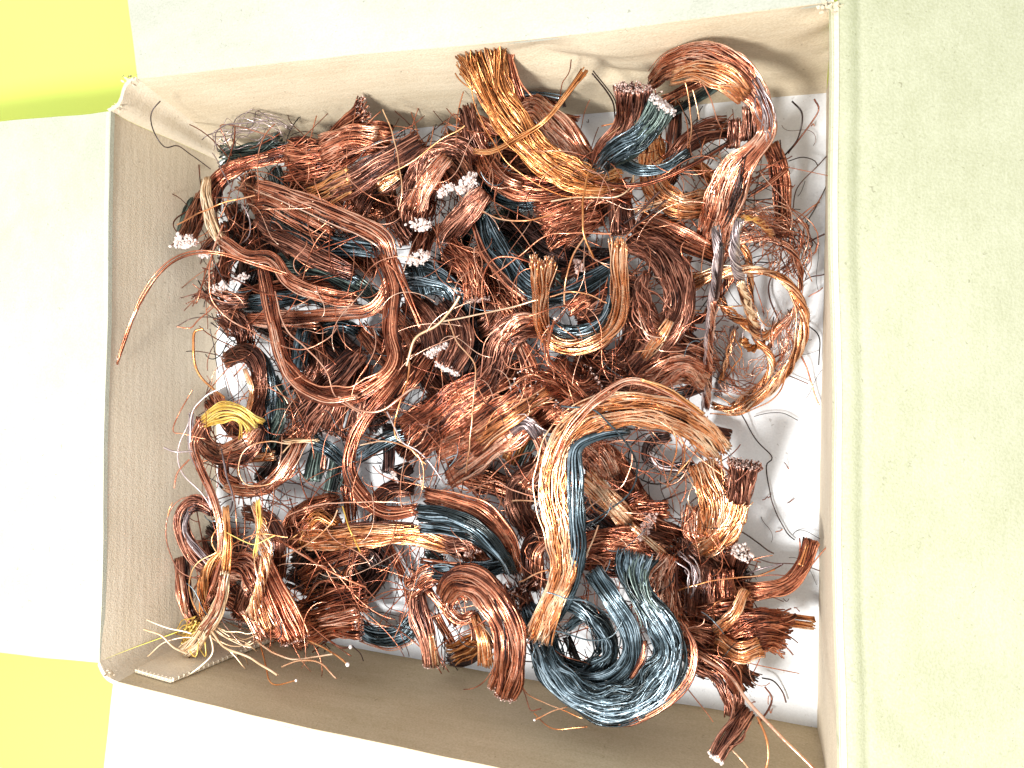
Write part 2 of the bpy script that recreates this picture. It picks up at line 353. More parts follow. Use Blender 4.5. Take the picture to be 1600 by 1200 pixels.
def build_seg(s, parent, loc):
    pts = [(p[0],p[1],(p[2] if len(p)>2 else s['z'])) for p in s['pts']]
    P3 = np.array([at(p[0],p[1],p[2]/1000.0) for p in pts])
    ww = s['w'] if isinstance(s['w'],(list,tuple)) else [s['w']]*len(pts)
    if len(ww) != len(pts): ww = np.interp(np.linspace(0,1,len(pts)), np.linspace(0,1,len(ww)), ww)
    R4 = np.hstack([P3, np.array(ww)[:,None]])
    _, Ln = spline(R4, 8)
    px = pxm(P3).mean()
    K = int(np.clip(Ln/px/6.5, 10, 140))
    C, _ = spline(R4, K)
    wpx = C[:,3]; C = C[:,:3]; pm = pxm(C)
    Wd = wpx*pm
    T = np.gradient(C, axis=0); T/=np.linalg.norm(T,axis=1,keepdims=True)
    # side vector lies across the bundle as seen from above, smoothed
    Tz = T.copy(); Tz[:,2]*=0.35
    S = np.cross(Tz, np.array([0,0,1.0])); 
    for _k in range(3): S[1:-1] = (S[:-2]+2*S[1:-1]+S[2:])/4
    S/=np.linalg.norm(S,axis=1,keepdims=True)
    Nn = np.cross(S, T); Nn/=np.linalg.norm(Nn,axis=1,keepdims=True)
    r = s['r']*FINE; wm = float(np.mean(wpx)); hp = s['h']
    n = int(max(2, s['dens']*wm*wm*hp/(2*r)**2)); n = min(n, 420)
    rr = np.sqrt(rng.uniform(0.08,1.0,n)); th = rng.uniform(0,2*math.pi,n)
    u0 = rr*np.cos(th); v0 = rr*np.sin(th)
    t = np.linspace(0,1,K)
    a = rng.uniform(0,1,n)*s['jit']; b_ = 1-rng.uniform(0,1,n)*s['jit']
    tt = a[:,None]+(b_-a)[:,None]*t[None]                     # n,K
    cl = (np.floor((th/(2*math.pi))*s['clump'])).astype(int) + (rr>0.6)*s['clump']
    ncl = 2*s['clump']+1; lam = Ln/px/110.0
    def wob(amp, freq, cnt):
        ph = rng.uniform(0,6.28,(cnt,3)); fr = freq*rng.uniform(0.6,1.5,(cnt,3)); am = rng.normal(size=(cnt,3))*amp
        return ph, fr, am
    def ev(pfa, idx, tt):
        ph,fr,am = pfa; o=np.zeros_like(tt)
        for k in range(3): o += am[idx,k][:,None]*np.sin(6.283*fr[idx,k][:,None]*tt+ph[idx,k][:,None])/(1+0.5*k)
        return o
    ids = np.arange(n)
    CU = wob(0.075, max(lam,0.5)*0.9, ncl); CV = wob(0.11, max(lam,0.5)*1.0, ncl)
    SU = wob(0.05*s['wav'], max(lam,0.5)*1.6, n); SV_ = wob(0.07*s['wav'], max(lam,0.5)*1.6, n)
    U = u0[:,None]+ev(CU,cl,tt)+ev(SU,ids,tt); V = v0[:,None]+ev(CV,cl,tt)+ev(SV_,ids,tt)
    ang = s['twist']*2*math.pi*tt
    U, V = U*np.cos(ang)-V*np.sin(ang), U*np.sin(ang)+V*np.cos(ang)
    fs = 0.22
    p0 = np.clip(1-tt/fs,0,1)**1.5*s['fray'][0]; p1 = np.clip(1-(1-tt)/fs,0,1)**1.5*s['fray'][1]
    rd = rng.normal(size=(n,2,2))*0.35
    U = U*(1+p0+p1)+rd[:,0,0][:,None]*p0+rd[:,1,0][:,None]*p1
    V = V*(1+(p0+p1)*0.7)+rd[:,0,1][:,None]*p0+rd[:,1,1][:,None]*p1
    # flyaways: single strands leaving the bundle
    fl = np.where(rng.uniform(size=n)<s['fly'])[0]
    for i in fl:
        e = rng.integers(0,3); amp = np.clip(rng.normal(),-1.3,1.3)*14/max(wm*.5,5)
        env = np.sin(math.pi*tt[i])**2 if e==2 else (np.clip(1-tt[i]*2.2,0,1)**1.6 if e==0 else np.clip(1-(1-tt[i])*2.2,0,1)**1.6)
        U[i] += amp*1.3*env; V[i] += abs(amp)*1.0*env
    def I(X): return np.stack([np.interp(tt, t, X[:,k]) for k in range(3)], -1)
    Wt = np.interp(tt, t, Wd)
    pth = I(C) + I(S)*(U*Wt/2)[...,None] + I(Nn)*(V*Wt/2*hp)[...,None]
    pmt = np.interp(tt, t, pm)
    # kinks of single wires
    kk = rng.normal(size=(n,K,3)); 
    for _k in range(2): kk[:,1:-1] = (kk[:,:-2]+kk[:,1:-1]*1.0+kk[:,2:])/3
    pth += kk*pmt[...,None]*0.55*s['wav']
    # rest on the board, never through the bottom
    pth[...,2] = np.maximum(pth[...,2], 0.0012+rng.uniform(0,0.001,(n,1)))
    rad = pmt*r*rng.uniform(0.8,1.2,(n,1))
    Vx, F = tubes(pth, rad)
    tint = np.clip(rng.normal(0.5,0.27,n) + 0.12*rng.normal(size=ncl)[cl], 0, 1)
    mesh_obj(PARTNAME[s['col']], Vx, F, WM[s['col']], parent, loc, tint=np.repeat(tint, K*4))
    ends=[]
    if 's' in s['tip'] or 'S' in s['tip']: ends.append(pth[:,0])
    if 'e' in s['tip'] or 'E' in s['tip']: ends.append(pth[:,-1])
    for E in ends:
        k=E.shape[0]
        white = s['tip'].isupper()
        C2 = np.vstack([E, E+rng.normal(size=(k,3))*px*1.5, E+rng.normal(size=(k,3))*px*1.3]); C2[2*k:,2]+=px*0.6
        if white: C2=np.vstack([C2, (E+rng.normal(size=(k,3))*px*1.8)[:k//2]])
        Vb,Fb = blobs(C2, px*s['tipr']*np.clip(rng.lognormal(-0.32,0.55,len(C2)),0.3,2.6))
        tb = np.repeat(np.clip(rng.normal(0.6,0.3,len(C2)),0,1), len(SV))
        mesh_obj('cut_tips', Vb, Fb, TIPW if white else TIPP, parent, loc, tint=tb)

def base_of(pts):
    q = np.array([at(p[0],p[1],0.02) for p in pts]).mean(0); q[2]=0.0
    return q
def B(label, *segs, group=None):
    loc = base_of([p for s in segs for p in s['pts']])
    e = empty('wire_bundle', label, 'wire bundle', loc, group)
    for s in segs: build_seg(s, e, loc)
    return e
def W(label, col, pts, z=60, r=1.1, wig=0.5, group='loose single wires', bead=False):
    P3 = np.array([at(p[0],p[1],(p[2] if len(p)>2 else z)/1000.0) for p in pts])
    _, Ln = spline(P3,8); px=pxm(P3).mean(); K=int(np.clip(Ln/px/4,12,160))
    C,_=spline(P3,K)
    kk=rng.normal(size=(K,3))
    for _k in range(6): kk[1:-1]=(kk[:-2]+kk[1:-1]+kk[2:])/3
    C = C+kk*px*wig*2.0
    C[:,2]=np.maximum(C[:,2],0.001)
    V,F=tubes(C[None], np.full((1,K),px*r), sides=6)
    loc=base_of(pts)
    o=mesh_obj('loose_wire', V, F, WM[col], None, loc, tint=np.full(K*6, np.clip(rng.normal(.6,.15),0,1)))
    o.location=loc.tolist(); o['label']=label; o['category']='wire'
    if group: o['group']=group
    if bead:
        Vb,Fb=blobs(C[-1:],np.array([px*r*2.0])); mesh_obj('cut_tip',Vb,Fb,TIPW,o,loc,tint=np.full(len(SV),.9))
    return o
S=seg
# ================================================================== lower layer, in the gaps
GL='short wire bundles deep in the pile'
B('tarnished wire bundle low at the far wall, left of the upright gold bundle', S('b',34,[(690,215),(735,250),(790,240),(840,262)],z=12))
B('blue-black wire bundle low between the gold bundle and the dark curved ribbon', S('d',34,[(800,215),(850,240),(900,300),(960,320)],z=12), S('n',30,[(770,190),(805,235),(850,300)],z=9))
B('blackened wire bundle in the dark hollow right of the curved blue-black ribbon', S('k',44,[(790,340),(850,385),(905,410),(960,405)],z=14))
B('dark wire bundle lying deep under the upright two-ended copper staple', S('n',40,[(780,330),(820,390),(880,440)],z=9))
B('tarnished wire bundle deep below the two pink-ended stubs', S('b',46,[(600,510),(650,560),(700,620),(760,640)],z=10))
B('blackened wire bundle deep in the pile left of the middle', S('k',46,[(500,520),(545,560),(560,620),(600,660)],z=10), S('c',28,[(560,510),(600,560),(640,600)],z=16))
B('blackened wire bundle deep under the left parallel dark strips', S('k',54,[(360,350),(410,400),(400,450),(370,500)],z=9))
B('copper wire bundle deep under the long pink bundle at upper left', S('c',34,[(395,300),(440,350),(520,385),(590,420)],z=12), S('b',26,[(360,320),(380,360),(420,400)],z=16))
B('red copper wire bundle deep between the grey-green stubs and the left wall', S('c',34,[(330,620),(380,680),(440,700),(500,640)],z=9))
B('red copper wire bundle deep behind the centre of the pile', S('c',60,[(900,560),(970,590),(1050,590)],z=14), S('b',40,[(870,620),(930,600),(1000,615)],z=20))
B('tarnished wire bundle deep right of the upright copper staple', S('b',56,[(960,440),(1000,500),(985,560),(930,585)],z=14))
B('copper wire bundle deep above the two-tone hairpin bundle', S('c',40,[(700,730),(760,750),(820,770),(850,720)],z=12))
B('tarnished wire bundle deep inside the large bright arch', S('c',46,[(910,700),(960,730),(990,780),(1020,830)],z=12), S('k',40,[(900,790),(950,830),(1010,860)],z=9))
B('blackened wire bundle deep under the large bright arch and blue swirl', S('c',54,[(880,850),(950,870),(1030,880),(1090,930)],z=12))
B('red copper wire bundle deep in the lower right of the pile', S('c',60,[(1060,850),(1090,920),(1080,1000),(1120,1040)],z=12), S('b',46,[(1130,890),(1150,950),(1120,1010)],z=14))
B('blackened wire bundle low in the hollow at the lower left', S('k',40,[(460,880),(530,850),(590,880),(560,930)],z=12), S('c',26,[(440,850),(470,800),(530,780)],z=18))
B('tarnished wire bundle low beside the left wall under the grey loop', S('b',34,[(300,830),(330,900),(300,960)],z=10), S('k',34,[(330,820),(370,860),(400,930)],z=9))
B('copper wire bundle low at the upper left under the folded red ribbon', S('c',34,[(440,300),(500,290),(560,330),(600,320)],z=10))
B('tarnished wire bundle low in the middle left beneath the big red loop', S('b',50,[(440,520),(500,560),(470,620)],z=12), S('k',30,[(400,500),(450,520),(520,510)],z=9))
B('blackened wire bundle deep left of the pink-ended stubs in the pile centre', S('k',48,[(700,420),(740,470),(760,540),(730,600)],z=10), S('c',36,[(760,420),(790,480),(830,500)],z=14))
B('red wire bundle deep under the fan of parallel copper ribbons', S('c',60,[(620,700),(680,650),(760,610),(840,590)],z=12), S('k',34,[(700,650),(760,660),(830,690)],z=9))

B('blue-grey wire bundle coming down behind the start of the upper left red band', S('d',26,[(428,262,26),(440,300,30),(462,335,30),(500,378,24)],h=.4,dens=1.0), S('b',30,[(385,275,20),(400,310,24),(430,345,22)],wav=1.6), S('p',16,[(370,290,30),(400,300,34),(430,312,32)],dens=.6,wav=2))
B('tarnished curly bundle under the fold between two white cut ends', S('b',34,[(600,300,14),(620,340,16),(640,380,14)],wav=2,dens=.6), S('c',26,[(570,310,18),(540,345,16),(590,360,14)],wav=2,dens=.5))
B('copper bundle low under the right twisted ring at its left side', S('c',26,[(1060,520,18),(1085,545,16),(1100,600,12)]), S('p',14,[(1075,400,22),(1060,450,24),(1080,520,18)],wav=2))
B('red-brown bundle lying low under the lower left fan and its neighbours', S('c',40,[(330,900,16),(400,960,16),(480,1000,14)],dens=.8), S('k',30,[(450,900,12),(520,930,12),(560,900,12)]))
# ================================================================== top left
B('thick red wire bundle bent over at the upper left corner of the pile', S('c',24,[(462,236,38),(400,252,44),(352,270,47),(326,302,46),(322,340,38)],dens=1.0), S('k',14,[(380,262,36),(345,290,36),(338,330,32)]))
B('copper stub with white cut end leaning on the left wall', S('b',[34,38,38],[(322,305,26),(306,340,40),(289,378,54)],tip='E',h=.6,tipr=1.25,dens=1.0), S('n',12,[(300,310,24),(284,345,36),(278,372,46)]))
B('tuft of curly grey hair-thin wire at the far left corner', S('n',24,[(345,245,26),(385,238,30),(440,228,30)],fray=(.8,.8),wav=2.5), S('s',44,[(340,235,34),(372,205,42),(420,195,44),(448,215,38)],dens=.016,r=.8,wav=4,h=.8,fly=.3))
B('pale yellow and copper wire bundle running down from the upper left corner', S('w',[16,20,22,20],[(325,278,54),(320,305,57),(329,345,58),(345,378,56)],dens=1.0,wav=1.6), S('p',[20,22,24,26],[(343,372,56),(382,400,54),(425,405,52),(452,440,50),(505,462,46),(560,472,42)],dens=.9))
B('wide folded red wire ribbon with straight cut end at upper left', S('c',[60,62,54,50,46],[(448,246,48),(482,248,48),(525,240,45),(575,215,46),(612,220,40)],h=.3,dens=1.1,fray=(.1,0)), S('p',[44,48,40],[(500,236,52),(545,218,54),(590,222,50)],h=.22,dens=.8))
B('brown copper ribbon slanting down left from the far wall', S('b',[40,42,44,46,50],[(660,218,50),(625,240,55),(580,266,57),(535,290,54),(487,312,46)],h=.32,dens=1.1), S('g',[40,44],[(548,282,57.5),(482,315,50)],h=.12,dens=.9))  # gold strands paint the highlight on the ribbon's lower end
B('short reddish wire stub with ragged end pointing at the far wall', S('c',[32,28,26,24],[(572,172,52),(545,192,46),(518,218,38),(495,245,32)],fray=(.7,0),jit=.09,tip='s',tipr=.6))
B('small dark copper curl under the brown slanting ribbon', S('b',34,[(640,245,30),(610,280,32),(575,300,28),(560,330,22)]), S('o',16,[(625,270,40),(590,295,40)]))
B('fluffy pinkish bundle folded over in the upper middle', S('b',[44,60,56,48],[(735,262,36),(712,240,46),(672,262,48),(650,310,44),(645,350,38)],h=.5,dens=1.0,wav=1.6), S('p',[24,34,34],[(700,245,56),(668,285,56),(650,335,48)],h=.35,wav=1.6,dens=.9))
B('brown stub with white cut end under the pinkish fold', S('b',[40,38,38],[(690,250,40),(712,262,48),(730,288,56)],tip='E',tipr=1.4,h=.6), S('k',16,[(740,250,36),(748,290,44)]))
B('stub with a small white cut end below the pinkish fold', S('c',[30,28],[(682,265,48),(696,298,56)],tip='E',tipr=1.3))
B('upright brown stub with white cut end above another white end', S('b',[34,34],[(668,310,40),(658,352,52)],tip='E',tipr=1.3))
B('upright dark brown stub with pinkish white cut end in the upper middle', S('b',[38,38,38],[(668,355,30),(660,382,40),(656,404,48)],tip='E',tipr=1.4))
B('copper ribbon slanting down left beside the start of the blue-black curve', S('b',[30,40,44],[(758,298,48),(728,335,46),(692,372,36)],h=.4,dens=1.0), S('n',[16,20],[(762,318,44),(740,352,38),(718,392,26)]))
B('vertical brown bundle beside the upright gold bundle', S('b',[24,30,34,30],[(728,165,46),(738,205,44),(752,240,38),(770,262,34)],fray=(.3,0),wav=1.5), S('c',30,[(718,200,38),(745,195,40),(770,215,38)],wav=2.5))
B('red copper bundle with a blue-black underside arching below the gold bundle', S('c',[30,36,38,36,34],[(752,238,36),(768,268,42),(800,290,44),(845,298,42),(895,290,38)],dens=1.0), S('d',[20,26,26,20],[(752,268,30),(775,300,34),(812,318,34),(865,312,32)],dens=1.0), S('p',14,[(765,255,48),(790,280,50),(815,290,48)]))
B('tall golden wire bundle with splayed end leaning on the far wall', S('g',[66,60,52,50,48,48,44,40],[(748,72,80),(762,115,76),(785,165,70),(815,210,64),(850,248,58),(890,272,54),(932,286,50),(975,282,46)],fray=(.5,0),jit=.1,h=.45,dens=1.0,wav=.8,fly=.05,r=1.3), S('c',20,[(790,75,74),(800,120,70),(812,160,64)],fray=(.5,0)), S('g',10,[(722,112,74),(752,145,74),(785,190,70)],fray=(.6,0)))
B('pinkish copper bundle folded over right of the golden bundle', S('p',[34,38,40,40,40],[(808,172,36),(838,166,42),(865,190,44),(892,220,42),(915,250,36)],dens=1.0,h=.45), S('c',22,[(810,182,34),(830,200,32),(850,225,30)]))
B('copper stub with blue-black top lying behind the golden bundle', S('c',18,[(798,160,38),(838,156,40),(876,164,40)]), S('d',8,[(800,150,40),(840,146,42),(880,154,42)]), S('k',8,[(878,150,44),(880,168,44)]))
B('thin reddish stub with pale tip pointing right behind the golden bundle', S('c',10,[(835,168,32),(870,178,34),(905,186,36)],tip='E',tipr=.8))
B('olive and brown wire strand crossing in front of the golden bundle', S('g',8,[(738,236,62),(768,237,64),(810,216,70),(850,190,74),(882,152,76),(917,108,78)],dens=1.2,fray=(0,.6),wav=.5,fly=0), S('k',5,[(925,112,70),(948,140,62),(960,160,56),(963,186,50)],dens=1.0,wav=.5,fly=0))

# ================================================================== top right
B('copper wire fan standing upright with blackened right half and clumped tips', S('b',[60,50,42,36,30],[(988,134,84),(986,170,76),(970,205,66),(945,232,58),(930,262,50)],fray=(.12,0),h=.5,dens=1.0,tip='s',tipr=.7,twist=.08), S('o',[30,30,24],[(972,150,80),(985,190,72),(950,222,64)],h=.2,dens=.6), S('n',[46,44,40,34],[(1036,162,82),(1016,195,76),(984,228,68),(950,250,58)],h=.6,dens=.9,tip='S',tipr=1.3), S('d',[30,40,38,30],[(1028,180,82),(998,216,77),(955,240,70),(934,268,58)],h=.4,dens=.8,jit=.45))
B('blue-black wire tail bent to the right below the upright fan', S('d',[26,20,16,14,10],[(930,262,50),(965,252,56),(1000,266,58),(1040,262,58),(1078,238,60)],dens=1.1,fray=(0,.8)))
B('dark red wire cord running right below the upright fan', S('c',6,[(925,282,52),(970,290,56),(1020,284,56),(1080,258,58),(1140,222,58)],dens=1.2,fly=0,wav=.3), group=None)
B('wide bright copper arch at the top right folding down into a broad bundle', S('p',[22,44,56,58,46,32,30,34,56,62,60,54],[(1014,132,50),(1044,104,68),(1090,93,78),(1135,106,80),(1172,138,76),(1192,172,72),(1197,205,66),(1180,232,64),(1152,262,60),(1135,300,54),(1122,340,46),(1108,385,36)],h=.36,dens=1.15,wav=.9), S('o',[30,40,40,28],[(1048,120,74),(1092,112,84),(1135,128,85),(1165,155,80)],h=.15,dens=.9), S('s',[22,26,24],[(1172,118,84),(1196,175,79),(1196,222,70)],h=.25,dens=.5,jit=.45), S('k',[16,24,16],[(1170,240,66),(1155,300,60),(1130,360,48)],h=.4,dens=.4,jit=.5))
B('blue-black and copper strips passing under the bright arch', S('n',16,[(1045,178,34),(1080,158,38),(1122,130,40)]), S('c',18,[(1035,160,34),(1070,142,38),(1105,125,40)]))
B('dark brown wire ribbon running down left from the upright stubs', S('b',[34,36,32,26],[(1138,200,30),(1095,208,34),(1062,235,34),(1040,285,26)],h=.4,dens=1.0))
B('short upright brown stub, left of two beside the bright arch', S('b',[20,22],[(1148,185,36),(1145,232,30)],h=.6,tip='s',tipr=.5))
B('short upright brown stub tucked into the bend of the bright arch', S('b',[26,26],[(1172,166,42),(1170,220,34)],h=.6,tip='s',tipr=.5))
B('dark red straight bundle hanging down right of the bright arch', S('c',[26,28,26,24],[(1203,225,40),(1217,262,38),(1222,310,32),(1224,372,24)],dens=1.0))
B('orange copper bundle curving right below the upright fan', S('o',[32,38,38,36,34],[(1018,215,32),(1018,258,38),(1030,298,42),(1065,322,42),(1112,322,36)],dens=1.0,wav=1.3), S('b',20,[(1055,158,30),(1053,200,32),(1048,250,30)]))
B('short orange wire ribbon under the right side of the orange curve', S('o',20,[(1082,255,22),(1105,272,24),(1130,295,24)]))
B('thin reddish wire strip sticking out right of the bright arch', S('c',7,[(1168,308,40),(1200,288,42),(1232,262,44)],dens=1.2,fly=0), S('c',5,[(1180,270,40),(1205,258,42),(1225,248,42)],fly=0))
B('copper bundle with pink cut end lying right of the centre top', S('c',[38,38,34,30],[(1000,345,34),(1040,360,38),(1085,382,38),(1120,398,30)],tip='s',tipr=.9,dens=1.0), S('p',14,[(1010,338,42),(1060,358,46),(1110,385,42)]))
B('short thick tarnished stub above the upright copper staple', S('b',[38,42],[(966,305,40),(974,365,40)],dens=1.0,h=.6))
B('bristly dark red block of wires in the upper centre', S('c',[60,66,70],[(935,318,34),(888,338,40),(846,358,40)],h=.45,dens=1.0,fray=(.2,.2),jit=.1), S('b',36,[(880,380,30),(915,350,34),(945,310,30)]), S('k',28,[(820,345,20),(850,380,24),(890,395,24)]))
B('curly copper snarl just above the bristly red block', S('c',34,[(900,310,44),(945,300,48),(985,300,44)],wav=4,dens=.5,fly=.2), S('o',12,[(1100,300,40),(1060,310,44),(990,330,46)],wav=2))

# ================================================================== right coil of twisted strands
GR='twisted copper strands in the ring at the right'
B('golden twisted strand forming the outer right ring', S('o',[28,15,13,15,16,15,13,12],[(1070,442,40),(1120,430,44),(1180,422,48),(1230,442,46),(1258,490,40),(1245,550,32),(1205,608,20),(1152,640,12),(1110,632,10)],dens=1.1,twist=3,fray=(.2,0),h=.7))
B('orange twisted strand crossing inside the ring toward the lower left', S('o',[11,11,12,11,10],[(1148,365,36),(1168,400,34),(1172,450,26),(1178,520,18),(1205,560,16),(1190,600,12),(1140,636,8)],dens=1.1,twist=4,h=.7))
B('copper strand curling round the upper part of the ring', S('p',[9,10,10,10,9],[(1120,420,30),(1150,382,38),(1195,372,40),(1235,392,38),(1252,440,28),(1240,490,20),(1212,520,14),(1200,550,10)],dens=.9,twist=3,wav=2,fly=.1))
B('reddish strand looping through the middle of the ring', S('c',[14,14,14,12],[(1074,455,22),(1076,490,16),(1098,498,12),(1125,460,18),(1150,420,22)],dens=1,twist=3), S('o',[10,16,16,12],[(1118,468,24),(1140,485,24),(1162,505,20),(1195,525,14),(1222,505,12)],dens=1,twist=2))
B('pale twisted strand dropping down the left side of the ring', S('s',[14,13,12,12],[(1148,508,14),(1138,555,12),(1125,590,12),(1122,620,8)],dens=1,twist=3), S('o',8,[(1148,512,20),(1136,560,18),(1124,600,14)],dens=1,twist=2))
B('loose tangle of fine copper hair hanging in the ring', S('p',60,[(1130,360,36),(1190,350,40),(1235,380,34),(1225,430,24)],dens=.05,r=.9,wav=4,fly=.4,h=.6), S('p',54,[(1110,520,14),(1160,600,10),(1210,560,10),(1225,480,14)],dens=.04,r=.8,wav=4,fly=.4,h=.4), S('o',12,[(1075,445,36),(1062,480,28),(1075,498,18)]))
B('grey-pink twisted cord standing up, left of a pair', S('p',[8,9,9,8],[(1116,470,88),(1110,540,58),(1108,590,34),(1105,640,14)],dens=1,twist=3,h=.9), S('s',[14,14,14,13,12],[(1118,352,108),(1122,400,104),(1114,470,84),(1108,540,54),(1106,590,30),(1103,640,10)],dens=1.3,twist=4,h=.9,fly=.01,clump=4), S('k',8,[(1128,378,110),(1127,420,104),(1119,468,90)],dens=1))
B('grey-tan twisted cord standing up, right of a pair', S('o',[12,16,16],[(1156,440,92),(1172,485,66),(1184,526,42)],dens=1,twist=2,h=.8), S('s',[14,15,15,14,12],[(1158,340,110),(1148,375,106),(1150,415,96),(1164,460,76),(1178,500,52),(1186,530,34)],dens=1.3,twist=4,h=.9,fly=.01,clump=4), S('w',8,[(1158,440,96),(1170,480,74),(1182,512,54)],dens=1,twist=3), S('g',10,[(1160,338,108),(1185,345,98),(1208,368,80)],dens=1.2,twist=2))
B('small twisted end curled under the standing pair of cords', S('g',14,[(1160,528,16),(1172,545,12),(1190,535,12),(1200,515,12)],dens=1,twist=2))

# ================================================================== left middle
B('red copper band of separate wires running from upper left into a U-turn', S('p',[14,24,28,30,28,24],[(398,288,52),(440,302,56),(500,326,60),(560,352,62),(600,376,60),(612,405,54)],h=.35,dens=.9,r=1.7,wav=.6), S('p',[24,24,26,22,18],[(612,400,52),(608,440,46),(585,478,44),(540,488,44),(470,492,42),(384,496,40)],h=.35,dens=.9,r=1.7,wav=.8))
B('long red copper loop of stiff wires hanging in the left centre', S('c',[24,26,26,28,28,28,26,26,24,22,20],[(408,412,50),(418,455,54),(430,520,58),(452,580,60),(500,618,60),(550,618,60),(598,592,58),(618,560,56),(610,515,54),(614,450,52),(596,392,50)],h=.4,dens=1.0,r=1.7,wav=.7), S('p',[8,10,8],[(424,500,64),(450,588,68),(505,625,68),(560,620,66)],dens=1,r=1.6))
B('reddish wire band slanting right from the foot of the left centre loop', S('c',[16,16,14],[(612,398,54),(632,450,52),(660,515,46)],h=.4,r=1.7))
B('thin pair of long copper wires bent down over the left wall', S('p',[3,6,8,9,9,8,8],[(182,570,84),(214,482,88),(250,425,88),(290,398,80),(340,395,70),(400,412,62),(455,430,54)],dens=1.0,h=.9,fly=0,wav=.5,r=1.6,tip='S',tipr=.6))
B('blue-black flat bundle, upper of three on the left', S('d',[26,30,28,24],[(425,328,22),(470,358,28),(520,382,30),(590,390,26)],h=.4,dens=1.0))
B('blue-black flat bundle running right from the white-ended stubs', S('n',[30,34,34,28,22],[(385,405,26),(440,412,32),(500,420,34),(560,448,30),(590,470,22)],h=.4,dens=1.0), S('d',18,[(460,410,38),(510,418,40),(560,440,36)],h=.3))
B('blue-black flat bundle with straight cut left end', S('d',[26,26,24,22],[(380,476,32),(430,470,34),(490,462,32),(540,470,26)],h=.45,dens=1.0))
B('orange-brown ribbon crossing above the blue-black bundles on the left', S('b',[24,28,28,24],[(412,362,40),(455,382,44),(505,408,44),(556,428,38)],h=.3,dens=1.1))
B('copper ribbon partly hidden behind the blue-black bundles on the left', S('c',22,[(378,462,26),(430,450,30),(500,440,30),(570,445,24)],h=.4), S('p',20,[(385,498,38),(440,505,38),(500,500,36)],h=.4,r=1.7))
B('pink wire fan spreading under the upper left red band', S('p',[20,34,26],[(395,320,40),(420,318,42),(470,345,38),(520,370,32)],h=.3,dens=.6,fray=(.4,0)), S('b',22,[(400,340,40),(430,365,40),(460,400,34)]))
B('dark stub with white cut end, lower left of the white-ended group', S('b',[26,28],[(352,405,36),(345,448,52)],tip='E',tipr=1.3), S('d',10,[(362,400,36),(357,436,44)]))
B('dark stub with rounded white cut end, right of the white-ended group', S('k',[22,24],[(382,398,38),(377,436,54)],tip='E',tipr=1.2))
B('flattened stub with white end touching the left wall', S('b',[24,28],[(345,365,40),(318,398,52)],tip='E',tipr=1.1), S('c',20,[(345,350,34),(352,385,36),(350,420,34)]))
B('frayed spray of fine wire ends against the left wall', S('b',[20,50],[(390,470,34),(350,470,40),(318,440,42)],dens=.25,fray=(0,1.2),r=1.1,tip='e',tipr=.5,wav=2), S('b',[34,40,30],[(345,490,38),(375,510,40),(385,540,34)],dens=.5,wav=3,r=1.2))
B('small blue bundle standing among the red wires left of centre', S('d',[28,30],[(480,500,24),(462,582,30)],h=.5), S('d',20,[(508,515,26),(540,510,30),(560,520,24)],wav=2))
B('blue and grey wire tuft folded near the top of the centre', S('d',[44,46,34,26],[(632,432,36),(668,436,42),(705,452,42),(722,492,34)],h=.4,dens=1.0,fray=(.3,0)), S('d',[26,34],[(655,408,42),(672,460,44)],h=.3,dens=1.0))

# ================================================================== centre
B('blue-black wire ribbon with pink edge sweeping through the upper centre', S('d',[24,36,40,38,30,28,24],[(748,322,38),(765,365,44),(790,410,48),(822,448,50),(870,462,48),(920,442,46),(968,410,42)],h=.36,dens=1.15,wav=.7), S('p',[8,12,14,12],[(738,348,42),(758,400,48),(790,440,52),(826,470,50)],h=.6,dens=1.1))
B('upright copper staple of bright wires with both ends facing up', S('o',[44,32,26,24,28,28,28,27,27,27],[(848,400,88),(846,440,80),(845,490,62),(855,526,50),(895,540,48),(938,528,50),(965,495,60),(968,450,74),(966,412,84),(965,372,92)],h=.6,dens=1.0,fray=(.15,.03),jit=.03,r=1.6,wav=.7,tip='s',tipr=.4), S('k',[8,10],[(870,402,82),(862,450,72)],dens=1), S('d',[14,22,20,12,10],[(852,500,54),(880,518,50),(925,512,52),(950,480,60),(956,420,76)],dens=1.0,wav=2))
B('short brown stub lying inside the upright copper staple', S('b',[54,54],[(960,462,34),(898,494,42)],h=.55,dens=1.0,jit=.05), S('c',24,[(920,465,52),(885,485,52)],dens=.5))
B('small stub with pink cut face beside the left end of the staple', S('b',[22,26],[(880,430,40),(903,415,48)],tip='e',tipr=1.4))
B('purplish brown bundle curving down right of the copper staple', S('b',[40,50,50,46,40,34],[(985,372,40),(1030,395,50),(1058,440,56),(1058,490,56),(1032,535,50),(985,585,36)],h=.45,dens=1.1,wav=1.2), S('o',[14,22,16],[(1048,500,68),(1030,530,66),(1005,560,56)],h=.3,dens=.8))  # bright orange strands on top stand in for the bundle's highlight
B('twisted onion-shaped copper knot right of the staple', S('b',[12,26,34,26,16],[(1012,425,58),(1000,455,62),(1008,490,64),(1030,520,60),(1050,480,58)],wav=3,dens=.5,twist=.5), S('p',[8,20,12],[(1000,480,68),(1015,515,70),(1040,535,64)],wav=3,dens=.35,fly=.2))
B('glossy copper bundle combed to the right edge of the centre', S('p',[44,56,58,50],[(985,600,36),(1025,580,44),(1070,568,44),(1108,585,36)],h=.42,dens=1.1,wav=.9,twist=.05), S('k',18,[(1040,620,24),(1080,610,24),(1110,600,20)]))
B('brown bundle bent double with pink cut end, upper of the central pair', S('b',[40,44,42],[(640,470,34),(668,500,44),(685,549,50)],tip='E',tipr=1.1,dens=1.0,h=.5))
B('dark brown bundle with wide pink cut end, lower of the central pair', S('b',[40,48,44],[(690,478,38),(718,530,46),(698,578,50)],tip='E',tipr=1.1,dens=1.0,h=.5), S('k',26,[(735,500,34),(738,545,34),(722,590,28)]))
